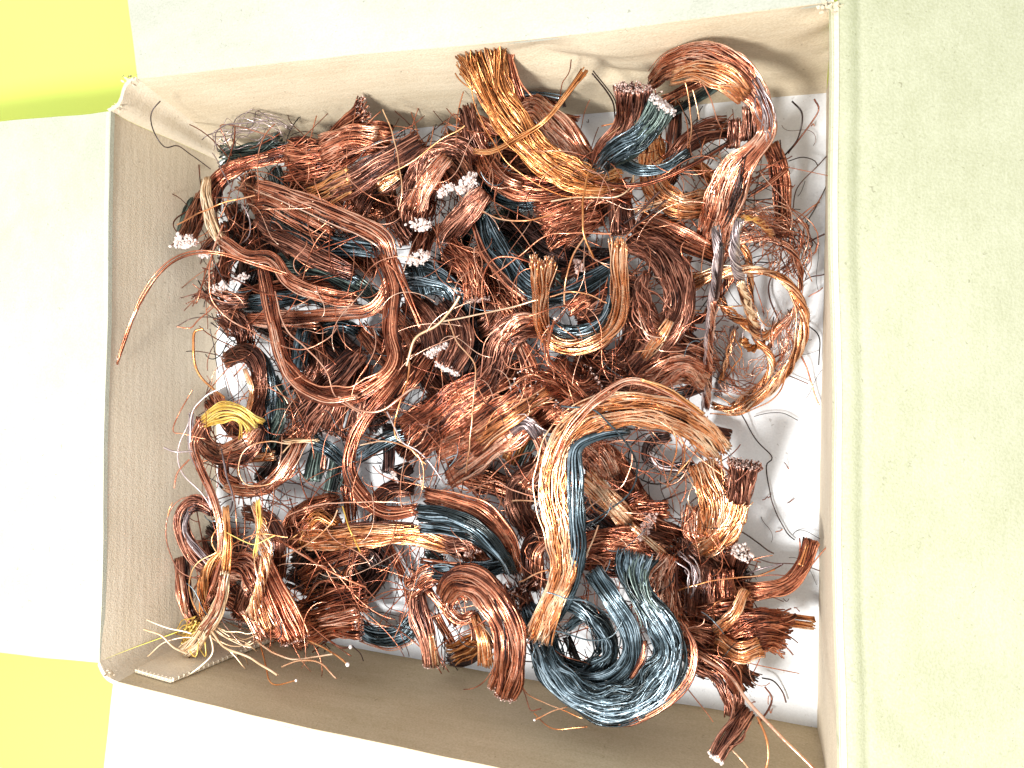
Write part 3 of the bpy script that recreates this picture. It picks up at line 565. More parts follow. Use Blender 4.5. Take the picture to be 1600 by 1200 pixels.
B('tangled red copper nest above the central pair of stubs', S('c',[30,44,40],[(700,385,40),(735,420,44),(745,470,42)],wav=2.5,dens=.8,fly=.1,tip='e',tipr=1.0), S('c',[34,30],[(775,385,34),(740,405,40),(700,430,34)],wav=3,dens=.5), S('k',26,[(690,400,30),(720,440,34),(740,500,30)]))
B('reddish nest of curls left of the copper staple', S('c',40,[(765,440,30),(790,470,34),(820,520,30)],wav=3.5,dens=.35,fly=.2,r=1.2), S('b',30,[(735,520,30),(765,500,34),(780,470,30)],wav=2))
B('fluffy copper bundle arching over to the left of the staple foot', S('b',[30,44,44,40,40],[(855,512,44),(815,508,52),(785,535,52),(770,575,46),(745,615,38)],h=.45,dens=1.0,wav=1.4), S('p',[16,24,20],[(850,500,54),(812,500,60),(782,530,58)],dens=.7))
B('copper branch hanging straight down under the staple foot', S('p',[20,26,22],[(812,535,48),(828,575,48),(832,625,40)],wav=1.5), S('c',[20,34],[(870,560,40),(905,600,42),(930,590,38)],dens=.5,tip='e',tipr=1.0,fray=(0,.8)))
B('wide dark ribbon of parallel wires slanting down left from centre', S('c',[40,56,64,66],[(790,580,40),(740,612,44),(690,648,44),(640,690,38)],h=.26,dens=1.15,r=1.6,wav=.7,fray=(0,.25)))
B('broad orange ribbon slanting down left below the beaded tips', S('o',[18,26,28],[(860,612,52),(800,652,58),(745,690,52)],h=.2,dens=.8,r=1.5,fray=(.4,.4),wav=.6), S('c',[40,50,54,54],[(880,595,42),(835,615,50),(785,650,52),(728,690,44)],h=.24,dens=1.15,r=1.5,wav=.7), S('c',[34,40],[(900,605,38),(850,640,42),(800,680,38)],h=.3))
B('copper ribbon with blunt left end beneath the broad orange ribbon', S('p',[36,42,44],[(800,668,40),(740,678,40),(682,705,34)],h=.24,dens=1.1,r=1.6,wav=.7))
B('bright orange-pink ribbon ending in a point at the lower centre', S('p',[40,44,40,30],[(835,650,48),(790,685,48),(750,715,42),(700,752,32)],h=.24,dens=1.1,r=1.6,wav=.7))
B('short orange and black stub below the orange ribbons', S('g',[24,26],[(820,670,30),(795,722,24)],r=1.6), S('n',12,[(835,680,28),(812,730,20)]))
B('grey-pink curl bent over beside the foot of the bright arch', S('s',[18,24,22],[(800,672,50),(822,662,56),(840,682,52)],dens=1.1), S('p',[22,20],[(838,678,50),(852,715,44)]))
B('spray of wires with white beaded tips at the centre right', S('c',[14,70],[(930,640,36),(870,590,52),(825,560,58)],dens=.09,fray=(0,1.0),tip='E',tipr=.8,fly=0,wav=1.5), S('c',[16,60],[(760,680,44),(800,650,52),(840,600,58)],dens=.08,fray=(0,.8),tip='E',tipr=.8,wav=1.5))
B('dark red curls right of the grey-pink curl', S('c',[40,44,36],[(830,640,30),(870,655,36),(915,640,34)],wav=1.6,dens=.8))
B('brown frayed bundle slanting up right from its brushy end, left of centre', S('b',[60,52,46,36],[(468,662,42),(498,620,48),(532,582,48),(565,545,38)],h=.35,dens=.75,fray=(.35,0),jit=.06,r=1.5), S('b',[56,46,36],[(475,655,36),(505,612,40),(545,575,38)],h=.3,dens=1.0,fray=(.3,0),tip='s',tipr=.6))
B('dark brown brushy bundle standing left of the red S-shaped bundle', S('b',[48,44,36],[(512,672,36),(528,625,42),(545,570,36)],h=.35,fray=(.3,0),tip='s',tipr=.7,dens=1.0))
B('narrow dark brown bundle with pink end next to the S-shaped bundle', S('b',[24,24],[(545,690,32),(562,630,38),(572,570,32)],tip='s',tipr=.9,dens=1.0))
B('red wires fanning up to the right under the central stubs', S('c',[30,46,54],[(600,640,34),(630,590,40),(665,540,36)],h=.3,dens=.9,r=1.5), S('p',30,[(650,540,38),(625,500,36),(600,480,30)],dens=.5))

# ================================================================== left lower-middle
B('copper bundle with black outer edge arching over left of centre', S('b',[26,28,30,28,26],[(352,562,36),(380,552,44),(402,572,46),(405,615,42),(390,662,34)],dens=1.0), S('o',[12,14,12],[(384,575,52),(396,610,50),(385,655,42)],dens=.9), S('d',[16,24,26,24],[(370,545,38),(408,556,42),(424,600,40),(418,660,32),(412,700,22)],dens=1.0))
B('green-black wire bundle hanging beside the black-edged arch', S('n',[20,34,36],[(425,590,34),(438,640,34),(412,695,24)],h=.4,dens=1.0), S('d',18,[(410,665,36),(416,705,28)]), S('w',3,[(430,600,46),(448,625,44),(460,650,40)],fly=0))
B('brown ring-shaped bundle close to the left wall', S('b',[26,30,34,34,24],[(318,650,30),(318,690,32),(350,712,36),(390,698,38),(410,665,36)],dens=.9), S('p',[16,24,20],[(345,705,42),(380,690,46),(402,665,44)],dens=.8))
B('bright yellow wire tuft arching over by the left wall with long tail', S('y',[30,30,32,24],[(402,668,56),(375,645,64),(345,643,66),(318,660,62)],h=.3,dens=.5,fray=(.6,0),r=1.2,fly=.1), S('p',[20,14,13,14,12],[(318,656,60),(302,690,58),(312,730,60),(332,775,62),(345,830,60),(342,880,56),(325,930,52)],dens=1.0,h=.6,r=1.4), S('s',[8,12,8],[(300,645,58),(298,700,58),(318,745,60),(335,800,58)],dens=.9,r=1.6))
B('pale forked twig of stiff wires beside the yellow tuft', S('s',[4,6,8,6],[(345,700,60),(352,740,60),(362,780,60),(352,810,56)],dens=1.0,r=1.8,fly=0))
B('round coil opened toward the viewer at the left', S('c',[20,24,22],[(350,712,26),(352,745,30),(375,758,30)],tip='s',tipr=1.2), S('p',[16,22,24,26,24],[(352,762,34),(395,768,40),(430,752,42),(455,720,40),(470,685,34)],dens=.9,wav=1.3), S('o',[14,14],[(385,718,30),(430,712,30)]), S('k',18,[(400,750,16),(430,720,20),(440,690,20)]))
B('grey-green stub, left of two with square ends', S('n',[28,30],[(498,700,28),(488,752,34)],h=.4,dens=1.1,jit=.01))
B('grey-green stub, right of two with square ends', S('n',[28,30],[(530,712,30),(515,770,34)],h=.4,dens=1.1,jit=.01), S('b',12,[(510,700,34),(505,735,34)]))
B('blue bundle lying across above the grey-green stubs', S('d',[26,24,20],[(488,690,38),(512,702,40),(538,725,32)],h=.4), S('w',10,[(440,690,38),(470,688,42),(500,690,40)],dens=.5,wav=3))
B('red copper S-shaped bundle running down to the hairpin bundle', S('c',[18,22,26,26,26,26,24,20],[(640,560,44),(610,600,52),(580,640,54),(552,685,54),(545,735,52),(570,778,54),(605,802,56),(655,795,58)],h=.45,dens=1.1,r=1.8,wav=.5,fly=.01), S('p',[6,8,6],[(558,690,62),(552,735,60),(578,775,62)],r=1.8,fly=0))
B('black and blue bundles around the white gap left of the fan', S('d',[20,24,20],[(560,715,30),(600,688,34),(650,672,32)],h=.4), S('k',[20,18],[(608,690,30),(606,738,38)],h=.6,dens=1.3), S('k',[18,16],[(600,672,26),(625,668,30)],h=.6))
B('white-ended black stub in the gap left of the fan', S('k',[20,24],[(642,728,28),(615,742,36)],tip='E',tipr=1.2))
B('copper crescent standing on the floor left of the hairpin bundle', S('b',[22,28,28,22],[(595,812,14),(592,782,20),(618,762,24),(648,765,22)],dens=1.0,h=.7))
B('tarnished bundle passing down behind the S-shaped bundle', S('c',[24,22],[(540,745,22),(548,790,20),(552,850,14)],r=1.6))
B('straight reddish bundle on the floor under the horizontal bundle', S('c',[18,18],[(605,850,10),(632,905,12),(650,960,14)]))

# ================================================================== bottom left
B('grey-pink bundle looped beside the left wall', S('b',[20,26,30,34,36],[(340,800,40),(305,785,46),(284,810,48),(296,855,48),(335,890,46),(380,885,44)],h=.5,dens=1.0), S('s',[12,16,18],[(296,790,54),(289,835,58),(335,890,56)],h=.4,dens=.5,jit=.4))
B('rust coloured bundle upright in the lower left corner', S('b',[24,30,26,18],[(283,870,38),(286,915,42),(294,955,42),(318,990,36)],dens=1.0), S('p',[10,14,10],[(280,895,50),(284,930,52),(290,960,48)],dens=.8))
B('golden brown strand hanging beside the rust coloured bundle', S('g',[10,18,16,18,12],[(350,860,58),(325,890,58),(316,930,54),(322,970,50),(335,985,46)],dens=.9,twist=1), S('y',[14,14],[(300,975,50),(285,1008,50)],dens=.5,fray=(.3,.5)))
B('long pale bundle hanging to a splayed tip in the lower left corner', S('g',[12,14,16],[(352,790,66),(355,840,68),(352,895,66)],dens=1.0), S('w',[16,22,26,26,20],[(352,890,66),(346,930,64),(330,965,62),(308,1000,58),(286,1018,56)],dens=.6,fray=(0,.45),r=1.2,wav=1.3), S('p',[12,16,14],[(350,900,68),(340,950,66),(318,990,62)],dens=.5,fray=(0,.5),r=1.2))
B('pale wire spray fanning out below the lower left corner', S('w',[8,60],[(320,960,58),(340,990,58),(395,1020,54)],dens=.05,fray=(.5,1),r=1.3,wav=2,fly=.3), S('y',[30,40],[(315,975,56),(290,1000,54)],dens=.15,wav=4,fly=.4,r=1.2))
B('orange braided strand hanging through the lower left pile', S('o',[14,18,20,18,20],[(398,785,60),(408,825,62),(416,870,64),(405,920,62),(392,965,56)],dens=.9,twist=2,wav=1.5), S('y',10,[(400,780,62),(404,820,64),(396,870,62)],dens=.5,wav=2))
B('tarnished arc behind the orange braided strand', S('b',[24,28,30,26],[(380,800,36),(420,812,42),(438,850,44),(436,900,36)],dens=1.0,h=.4))
B('fluffy copper shoulder above the large cut fan', S('p',[34,46,50],[(350,885,46),(385,885,50),(405,915,50)],h=.4,dens=.9,wav=1.5), S('b',[34,28],[(390,920,40),(372,965,36)],wav=1.5,tip='e',tipr=1.0))
B('large red wire fan with straight cut end at the lower left', S('c',[36,44,52,56],[(408,872,50),(422,910,54),(440,955,54),(462,1000,50)],h=.42,dens=1.15,r=1.7,wav=.5,fray=(0,.08),tip='e',tipr=.6), S('o',[20,24],[(400,930,58),(425,985,56)],dens=.5,r=1.5), S('p',[22,20],[(385,950,54),(410,1000,50)],dens=.5,fray=(.3,.5)))
B('red wire block with cut right end, upper of two beside the fan', S('c',[40,44,40],[(470,960,32),(520,942,38),(572,928,40)],h=.35,dens=1.0,r=1.7,wav=.5,fray=(0,.3),jit=.05))
B('red wire block with square cut end, lower of two beside the fan', S('c',[34,40,44],[(480,990,32),(520,978,38),(562,972,40)],h=.5,dens=1.0,r=1.7,wav=.5,tip='e',tipr=.5), S('p',[20,26],[(500,975,48),(560,960,50)],dens=.6,r=1.6))
B('orange strand looping through the dark hollow at lower left', S('o',[10,14,12,10],[(545,850,26),(542,885,24),(520,910,22),(470,925,20)],wav=2,dens=.8), S('b',[14,14],[(480,905,20),(530,915,22),(555,880,20)],wav=2))
B('brown wire cluster right of the arc at lower left', S('c',[40,46,40],[(455,845,34),(480,818,40),(525,795,34)],wav=2,dens=.6,fray=(.3,.3)), S('g',[14,20],[(470,850,42),(495,805,44),(530,825,40)],dens=.6,wav=2))
B('golden horizontal bundle crossing the lower left', S('o',[26,32,32,30,30,34],[(478,846,44),(530,842,50),(590,836,52),(645,836,50),(700,850,44),(752,868,36)],h=.45,dens=1.1,wav=1.1,fray=(.15,0)), S('b',[8,14,12],[(520,826,46),(580,822,50),(650,822,50)],dens=.8))
B('dark copper bundle under the golden horizontal bundle', S('c',[26,28,24],[(470,905,28),(515,878,32),(575,856,32)],h=.4,dens=.9))
B('blue curved bundle lying on the floor near the lower wall', S('d',[22,28,30,26],[(548,962,14),(580,992,18),(625,992,20),(655,955,18)],h=.45,dens=1.0,wav=1), S('p',5,[(560,1000,10),(610,1015,12),(650,1000,12)],dens=.5,fly=0))

# ================================================================== bottom middle
B('hairpin bundle, copper above and blue inside, opening to the left', S('c',[26,32,36,34,26],[(664,772,66),(710,786,70),(760,808,70),(795,850,64),(802,895,50)],h=.45,dens=1.1,r=1.6,wav=.6), S('d',[30,32,30,26,22],[(652,802,72),(700,808,77),(748,830,77),(784,868,70),(798,896,56)],h=.4,dens=1.1,r=1.6,wav=.7), S('d',[18,20,24,24],[(655,826,64),(700,828,69),(745,840,70),(778,872,62)],h=.4,dens=1.0,r=1.6), S('d',[22,24,26,24],[(656,893,46),(700,893,50),(755,890,52),(798,880,50)],h=.5,dens=1.1,r=1.6), S('c',[10,10],[(656,876,46),(700,882,50),(740,884,52)],r=1.6))
B('brown combed bundle inside the hairpin with pale wire tips', S('b',[50,56,48],[(690,838,44),(728,845,46),(760,880,40)],h=.35,dens=.9), S('c',[10,24],[(760,900,40),(738,864,52)],tip='e',tipr=1.2))
B('blue-black plug on the floor left of the hairpin', S('n',[20,24],[(668,862,14),(690,868,20)],h=.7), S('d',10,[(668,858,22),(684,862,26)]))
B('big pink-orange bundle arching down over the near wall', S('p',[28,44,54,56,54,52,50],[(692,935,52),(712,910,60),(748,915,66),(778,950,68),(795,1000,66),(795,1045,62),(783,1085,56)],h=.4,dens=1.2,r=1.6,wav=.5,fly=.01,tip='e',tipr=.6), S('k',[3,5,4],[(772,935,76),(788,980,78),(790,1030,74)],dens=1,fly=0), S('o',[14,22,22],[(740,960,50),(755,1000,52),(760,1040,48)],dens=.8))
B('curled rosette of wires at the left end of the big pink-orange arch', S('p',[22,26,22,16],[(735,935,56),(715,925,54),(702,948,52),(722,968,50),(745,958,48)],dens=.6,wav=2.5,r=1.4), S('b',[20,20],[(740,970,46),(745,1000,44)]))
B('brown stiff bundle standing on the near wall left of the arch', S('b',[30,34,30,28],[(650,905,40),(652,950,44),(665,990,44),(676,1040,40)],h=.5,dens=1.0,fray=(0,.3),tip='e',tipr=.5), S('o',[8,12],[(672,990,50),(680,1040,46)],dens=.8))
B('crossed short wire ends beside the brown stiff bundle', S('c',[14,18],[(668,920,46),(700,960,44),(708,975,38)],fray=(.5,.2),dens=.7), S('p',[30,34],[(640,925,46),(672,898,48),(700,900,44)],dens=.5,wav=2), S('c',[16,16],[(680,960,40),(705,1005,34)]))
B('golden frayed bundle behind the foot of the big arch', S('g',[20,34,30],[(760,988,30),(735,1008,28),(705,1022,22)],h=.4,fray=(0,.4),dens=.9), S('k',22,[(770,1000,18),(735,1025,14),(700,1030,10)]))
B('brown ball of fine cut ends between hairpin and bright arch', S('b',[36,50],[(820,960,38),(800,915,48)],dens=.35,wav=3,fray=(0,.8),tip='e',tipr=.8,r=1.2))
B('rounded copper roll beside the foot of the bright arch', S('b',[24,34,38,34],[(868,830,40),(838,846,46),(830,880,46),(842,920,40)],dens=1.0,h=.6), S('p',[12,18],[(862,842,50),(840,862,54),(838,890,52)],dens=.8))
B('grey-brown loose bundle between hairpin and bright arch', S('b',[34,44,44,36],[(845,735,34),(812,760,40),(812,800,40),(838,830,34)],dens=.8,wav=1.5), S('p',[16,26],[(850,720,44),(820,765,48)],dens=.6,wav=1.6), S('k',24,[(800,760,26),(808,810,26)]))

# ================================================================== bright arch and its surroundings
B('large bright orange arch of long wires with blue-black inner edge', S('o',[36,44,50,54,52,48,46,48,48,44,36,34,38],[(1128,712,58),(1092,672,66),(1045,648,72),(990,640,76),(930,650,80),(888,682,82),(868,728,82),(866,780,80),(876,830,78),(882,875,74),(872,920,70),(852,962,66),(838,1002,62)],h=.4,dens=1.0,r=1.55,wav=1.0,fray=(.15,.06),tip='e',tipr=.5), S('d',[10,14,18,26,28,28,24,16],[(985,674,72),(940,680,80),(902,700,84),(900,750,85),(901,810,82),(903,860,76),(892,915,68),(868,970,60)],h=.5,dens=1.1,r=1.6,wav=.7), S('k',[4,8],[(1060,640,70),(1130,705,60)],fly=0))
B('thin outer copper strand sweeping over the bright arch to the right', S('p',[8,16,20,14,8,8],[(862,730,84),(890,670,88),(935,622,88),(985,595,86),(1040,612,82),(1104,650,74)],h=.4,dens=.9,r=1.5,wav=1,fray=(.4,.2)), S('g',[4,8,6],[(1000,592,88),(1050,612,84),(1100,648,76)],dens=1,fly=0))
B('copper bundle at the arch\'s right end, hanging down', S('o',[36,48,46,40],[(1095,722,46),(1110,760,48),(1118,800,46),(1108,840,40)],h=.4,dens=1.0,fray=(.2,0),wav=1.4), S('p',30,[(1085,790,36),(1080,830,38),(1100,850,36)],dens=.4,wav=3.5))
B('frayed copper bundle standing alone with purplish brushy end', S('b',[46,40,36],[(1162,722,56),(1158,755,52),(1152,785,48)],fray=(.25,0),jit=.06,tip='s',tipr=.6,dens=.9,h=.6), S('o',[36,38,40,34],[(1156,775,48),(1145,810,46),(1118,842,42),(1095,862,38)],h=.5,dens=1.0,wav=1.2))
B('brown ring of wire lying on the floor under the arch', S('k',[16,18,18,18,14],[(1048,682,14),(1018,690,14),(1012,716,14),(1040,730,14),(1085,728,16)],h=.7,dens=1.0), S('s',[6,8,6],[(1015,705,22),(1030,728,22),(1070,735,22)],dens=.8), S('b',18,[(1100,670,14),(1142,682,12)],h=.6,dens=1.0))
B('orange-brown smooth bundle slanting down right inside the arch', S('o',[34,34,32],[(912,742,38),(945,775,42),(982,818,38)],h=.45,dens=1.1,r=1.5,wav=.5), S('b',[18,20],[(905,700,30),(925,735,34)],dens=.8))
B('combed copper tuft pointing left inside the arch', S('p',[34,44,34],[(908,690,40),(935,712,44),(955,745,38)],h=.4,dens=1.0,wav=1.2), S('w',6,[(940,745,40),(962,775,42)],dens=1,fly=0))
B('reddish combed bundle below the smooth bundle inside the arch', S('c',[34,46,50],[(905,858,38),(950,848,42),(1005,848,40)],h=.4,dens=1.0,wav=1.2), S('c',[28,30],[(960,800,36),(1010,775,36)],wav=1.8,dens=.8), S('o',[12,14],[(985,820,46),(1040,870,42)],dens=.8))
B('stub cluster with pinkish beads right inside the arch', S('b',[34,44],[(1055,840,34),(1010,822,46)],tip='e',tipr=1.2,dens=.7,h=.6), S('c',[24,28],[(990,795,40),(1045,795,42)],dens=.6,wav=2))
B('snarled grey-brown wire knot below the right end of the arch', S('b',[30,46,50],[(1065,820,30),(1095,858,34),(1135,880,34)],wav=3.5,dens=.4,fly=.2,r=1.2), S('k',34,[(1080,870,28),(1120,885,30),(1160,905,26)],wav=3,dens=.5))
B('knob of pinkish cut tips at the right of the pile', S('b',[30,34],[(1140,905,34),(1160,862,48)],tip='E',tipr=1.1,dens=.8,h=.8), S('k',28,[(1150,885,36),(1165,905,34)],wav=3,dens=.5))

# ================================================================== bottom right
B('copper bundle curving up to a cut end against the right wall', S('c',[24,24,26,28,30],[(1268,842,30),(1258,878,32),(1232,910,34),(1195,922,36),(1150,925,34)],h=.55,dens=1.1,wav=.8), S('o',[6,8],[(1262,850,38),(1250,885,40)],dens=.9))
B('straight orange bundle with its end on the right wall', S('o',[22,22,20],[(1274,973,22),(1235,968,26),(1190,975,26)],h=.4,dens=1.0,wav=.5,jit=.05))
B('wide bristly copper brush pointing right at the lower right', S('c',[58,66,60,44],[(1232,990,40),(1190,985,46),(1150,1000,44),(1110,1015,36)],h=.4,dens=1.0,fray=(.3,0),jit=.12,wav=1.2), S('o',[24,34,24],[(1190,1010,52),(1155,1020,52),(1120,1000,46)],dens=.6,fray=(.4,0)))
B('vertical brown brush bundle below the grey-brown knot', S('b',[50,56,56],[(1105,885,44),(1100,925,44),(1100,960,38)],h=.35,dens=.9), S('c',[34,40],[(1128,890,50),(1132,935,48)],dens=.7,jit=.08))
B('copper shock of hair right of the blue-black swirl', S('p',[30,44,50,40],[(1048,868,50),(1036,905,54),(1040,950,54),(1062,985,44)],h=.35,dens=.8,wav=2,fly=.08), S('s',[20,26,16],[(1055,862,56),(1085,895,56),(1078,940,52)],dens=.22,wav=3,jit=.4))
B('orange lock of wire curling left of the bristly brush', S('o',[14,20,22],[(1165,920,52),(1145,960,54),(1115,985,50)],dens=.8,fray=(.5,0),wav=1.5), S('c',[30,34],[(1090,950,42),(1140,945,44),(1175,940,40)],dens=.6,wav=1.5))
B('dark copper bundle running right from the blue-black swirl', S('c',[30,34,36,30],[(1058,975,36),(1090,985,40),(1125,1000,38),(1160,1050,30)],h=.4,dens=.9), S('b',[24,30],[(1080,1000,34),(1130,1030,34),(1175,1070,28)],fray=(0,.4)))
B('brown bundle bending down over the near wall at the lower right', S('b',[30,34,34,30],[(1080,1035,38),(1120,1050,42),(1142,1080,44),(1150,1120,44)],h=.45,dens=1.0,wav=1.3), S('c',[20,26],[(1085,1015,44),(1130,1045,48),(1155,1080,46)],dens=.7))
B('dark twisted stub with white beaded end at the bottom edge', S('b',[26,28,24,24],[(1168,1108,52),(1150,1135,60),(1132,1160,66),(1118,1186,70)],h=.6,dens=1.1,r=1.7,tip='E',tipr=1.5))
B('large blue-black swirl of fine wires at the bottom', S('d',[58,46,38,48,56,60,58,54,46,34],[(998,862,70),(992,895,74),(1005,935,76),(1035,975,76),(1045,1030,74),(1015,1078,72),(955,1104,70),(895,1082,66),(858,1040,60),(838,985,52)],h=.34,dens=1.15,wav=.9,fray=(.15,0),jit=.03,fly=.03), S('n',[50,46,34,40],[(998,864,74),(992,898,78),(1005,938,79),(1028,965,79)],h=.25,dens=.3,fray=(.2,0),jit=.55), S('p',[4,10,14,14,12,8],[(1062,965,70),(1085,1010,74),(1078,1060,74),(1040,1102,72),(985,1130,70),(950,1128,68)],h=.5,dens=.9,r=1.6,wav=.8))
B('straight blue-black bundle joining the swirl from the upper left', S('d',[30,32,34,36,34],[(925,890,68),(955,935,72),(985,985,70),(985,1035,66),(945,1068,62),(885,1062,56)],h=.4,dens=1.1,jit=.02,wav=.7), S('c',[6,12,6],[(1008,1000,74),(1005,1030,74),(985,1060,72)],dens=1))
B('inner blue wire curl of the swirl around the white gap', S('d',[18,32,38,38,30],[(872,938,58),(910,952,62),(945,985,60),(950,1025,56),(915,1050,52),(870,1040,48)],h=.4,dens=.9,wav=1.4,fly=.1), S('d',[14,16,12],[(885,985,56),(915,965,60),(950,985,58)],dens=.7,wav=2))
B('tangle of fine blue wires below the cut end of the bright arch', S('d',[36,44,40,30],[(822,948,44),(845,990,50),(862,1030,50),(885,1060,44)],h=.4,dens=.7,wav=2,fly=.1), S('n',[40,40],[(825,960,30),(860,1030,32)],dens=.8), S('k',16,[(885,995,28),(908,1050,26)]))

# ================================================================== single wires
L_=W
L_('fine dark wire reaching up the corner from the pale yellow bundle','k',[(330,264,50),(300,242,62),(278,228,72),(258,230,78),(240,205,84),(236,180,86),(249,156,87)],r=.9)
L_('long copper wire slanting over the folded red ribbon and pinkish fold','o',[(598,170,56),(612,205,60),(622,250,62),(628,300,60),(622,330,56)],r=1.1)
L_('thin golden wire running left from the olive strand','g',[(728,198,66),(690,218,64),(640,255,64),(590,280,62)],r=1.1)
L_('grey wire hooked over the copper bundles at the upper left','s',[(334,240,56),(345,262,62),(365,300,64),(385,330,62),(391,350,58),(388,370,54),(372,386,50)],r=1.0)
L_('shiny grey wire arching beside the far left corner','s',[(340,236,50),(336,212,58),(352,196,62),(385,192,62),(420,188,62)],r=1.0)
L_('brown wire looping in the far left corner above the dark tuft','b',[(365,244,40),(352,215,52),(346,196,56),(370,198,58),(430,214,52)],r=.9)
L_('short copper wire crossing the pale yellow bundle','o',[(278,350,66),(310,334,70),(345,318,70),(398,306,62)],r=1.2)
L_('pinkish wire curving down left of the white-ended stubs','p',[(348,352,68),(335,385,70),(327,430,70),(332,470,66),(360,500,60),(400,520,56)],r=1.3)
L_('straight copper wire from the white ends toward the blue cut bundle','c',[(318,418,62),(360,434,62),(400,452,58),(440,468,54)],r=1.2)
L_('curved pinkish wire looping below the straight red wires at the left','p',[(388,515,56),(425,535,60),(470,546,60),(510,530,58),(530,510,52)],r=1.1)
L_('copper wire waving down through the large left loop','p',[(430,455,64),(445,510,66),(480,545,66),(510,580,64),(525,620,62),(570,650,60)],r=1.3)
L_('pale wavy wire meandering down from the loop to the fan of ribbons','p',[(530,620,66),(560,640,70),(595,642,70),(640,610,66),(655,605,60)],r=2.0)
L_('orange and violet wire bent against the left wall','g',[(318,512,74),(304,520,76),(302,550,76),(308,580,72),(330,605,64),(352,622,56)],r=2.0)
L_('pale wire reaching left from the orange and violet wire','p',[(334,480,62),(310,500,70),(298,512,74),(280,512,76)],r=1.1)
L_('fine dark wire lying near the orange and violet wire','k',[(276,510,70),(298,498,68),(325,495,60),(350,500,50)],r=.7)
L_('fine dark wire hanging along the left wall above the black-edged arch','k',[(328,512,60),(335,545,56),(340,580,50)],r=.7)
L_('pale stiff wire slanting past the yellow tuft','s',[(352,602,68),(320,620,72),(300,645,72),(297,690,68)],r=1.6)
L_('copper wire poking out left of the yellow tuft','c',[(300,610,68),(270,668,72),(285,678,70),(320,685,64)],r=.9)
L_('short pale wire end left of the brown ring','s',[(256,700,74),(275,706,72),(300,706,66)],r=1.6)
L_('short pale wire curving down toward the left wall','p',[(295,718,70),(278,738,74),(271,765,76)],r=1.3)
L_('tiny orange wire end on the left wall','o',[(268,785,76),(262,805,76)],r=1.0)
L_('thin bright hoop of wire around the round coil','o',[(455,695,54),(420,690,56),(385,700,58),(372,730,60),(385,756,58),(420,756,56),(445,730,54)],r=1.2)
L_('white wire sticking out low from the lower left corner, upper one','w',[(228,968,70),(255,978,68),(300,990,62)],r=1.3)
L_('white wire sticking out low from the lower left corner, lower one','w',[(226,984,72),(250,992,70),(270,1010,66),(290,1022,60)],r=1.5)
L_('white wire hooked downward from the pale splayed tip','w',[(232,1026,66),(255,1005,66),(290,996,62),(320,1000,58)],r=1.1)
L_('long white wire bent down across the near wall at the lower left','w',[(330,990,62),(332,1020,64),(315,1040,66),(292,1056,70)],r=1.5)
L_('long pale wire running right over the near wall to a blunt tip','w',[(330,985,62),(350,1010,64),(390,1028,66),(432,1053,70)],r=1.8,bead=False)
L_('golden wire waving right along the near wall','o',[(400,1000,58),(425,1018,64),(460,1030,66),(520,1022,66)],r=1.6)
L_('orange wire arched over the near wall to a point','o',[(440,1040,66),(470,1032,68),(500,1036,70),(525,1060,74)],r=1.4)
L_('brown wire slanting down right from the large cut fan','g',[(482,1000,50),(515,1018,58),(543,1038,66)],r=1.6,bead=True)
L_('brown wire bent to a hook on the near wall below the cut fan','g',[(405,1000,52),(415,1040,62),(420,1062,70),(432,1070,72),(463,1064,74)],r=1.2,bead=True)
L_('short brown wire crossing right of the cut fan','b',[(500,990,44),(530,1010,50),(545,1012,54)],r=1.5,bead=True)
L_('dark fine wire curving over the near wall beside the cut fan','k',[(550,1010,46),(562,1020,52),(570,1032,56)],r=.8)
L_('pink straight wire crossing above the red wire blocks','p',[(428,840,56),(470,865,60),(520,895,60),(572,918,54)],r=1.9)
L_('copper wire slanting from the orange strand to the golden horizontal bundle','o',[(440,870,52),(480,850,56),(515,820,58),(530,795,56)],r=1.4)
L_('golden wire slanting down across the golden horizontal bundle','y',[(535,790,60),(548,830,62),(562,862,58)],r=1.2)
L_('pink thin wire running right above the golden horizontal bundle','p',[(445,808,54),(490,790,60),(540,785,62),(600,784,60),(640,786,56)],r=1.2)
L_('yellow fine wires sprinkled over the orange braided strand','y',[(352,830,68),(380,845,70),(400,850,70),(430,835,66)],r=.9)
L_('thin copper wire crossing the orange braided strand','o',[(355,855,66),(400,835,70),(450,840,64)],r=1.1)
L_('long copper wire curving from centre left to the staple foot','o',[(690,503,60),(745,492,64),(800,480,70),(850,466,72)],r=1.6)
L_('pale stiff wire rising right from the red loop to the centre','w',[(636,570,64),(648,530,68),(680,510,70),(700,490,72),(719,463,74)],r=2.2)
L_('long copper wire dropping from the pale stiff wire to the fan','o',[(640,565,62),(635,600,64),(620,645,64),(618,680,60),(640,700,58),(665,725,54)],r=1.6)
L_('copper wire hanging down across the fan of parallel ribbons','o',[(700,500,60),(715,535,64),(742,570,66),(740,620,66),(735,680,64),(728,740,56)],r=1.3)
L_('pale knobbly wire over the black stub in the white gap','s',[(606,645,60),(618,670,62),(630,690,62),(660,710,60),(695,755,56)],r=1.5)
L_('copper wire bridging the white gap below the fan','o',[(565,695,60),(600,690,64),(640,700,66),(660,725,64),(662,765,60)],r=1.3)
L_('copper hoop left of the copper staple','c',[(765,510,56),(754,470,62),(755,430,68),(775,403,72),(810,405,70),(850,418,66)],r=1.4)
L_('copper wire arcing over the dark curved ribbon','c',[(770,430,64),(812,400,70),(850,370,72),(895,364,72),(955,365,68)],r=1.3)
L_('curved golden wire under the blue arc near the golden bundle','o',[(753,330,56),(780,342,62),(820,345,64),(862,336,60)],r=1.3)
L_('long forked copper wire standing in the upper centre','g',[(918,270,70),(912,310,74),(911,345,76),(914,372,74),(928,405,68)],r=1.8)
L_('copper wire forked downward over the staple opening','o',[(914,370,74),(896,400,78),(885,435,78),(880,475,72)],r=1.6)
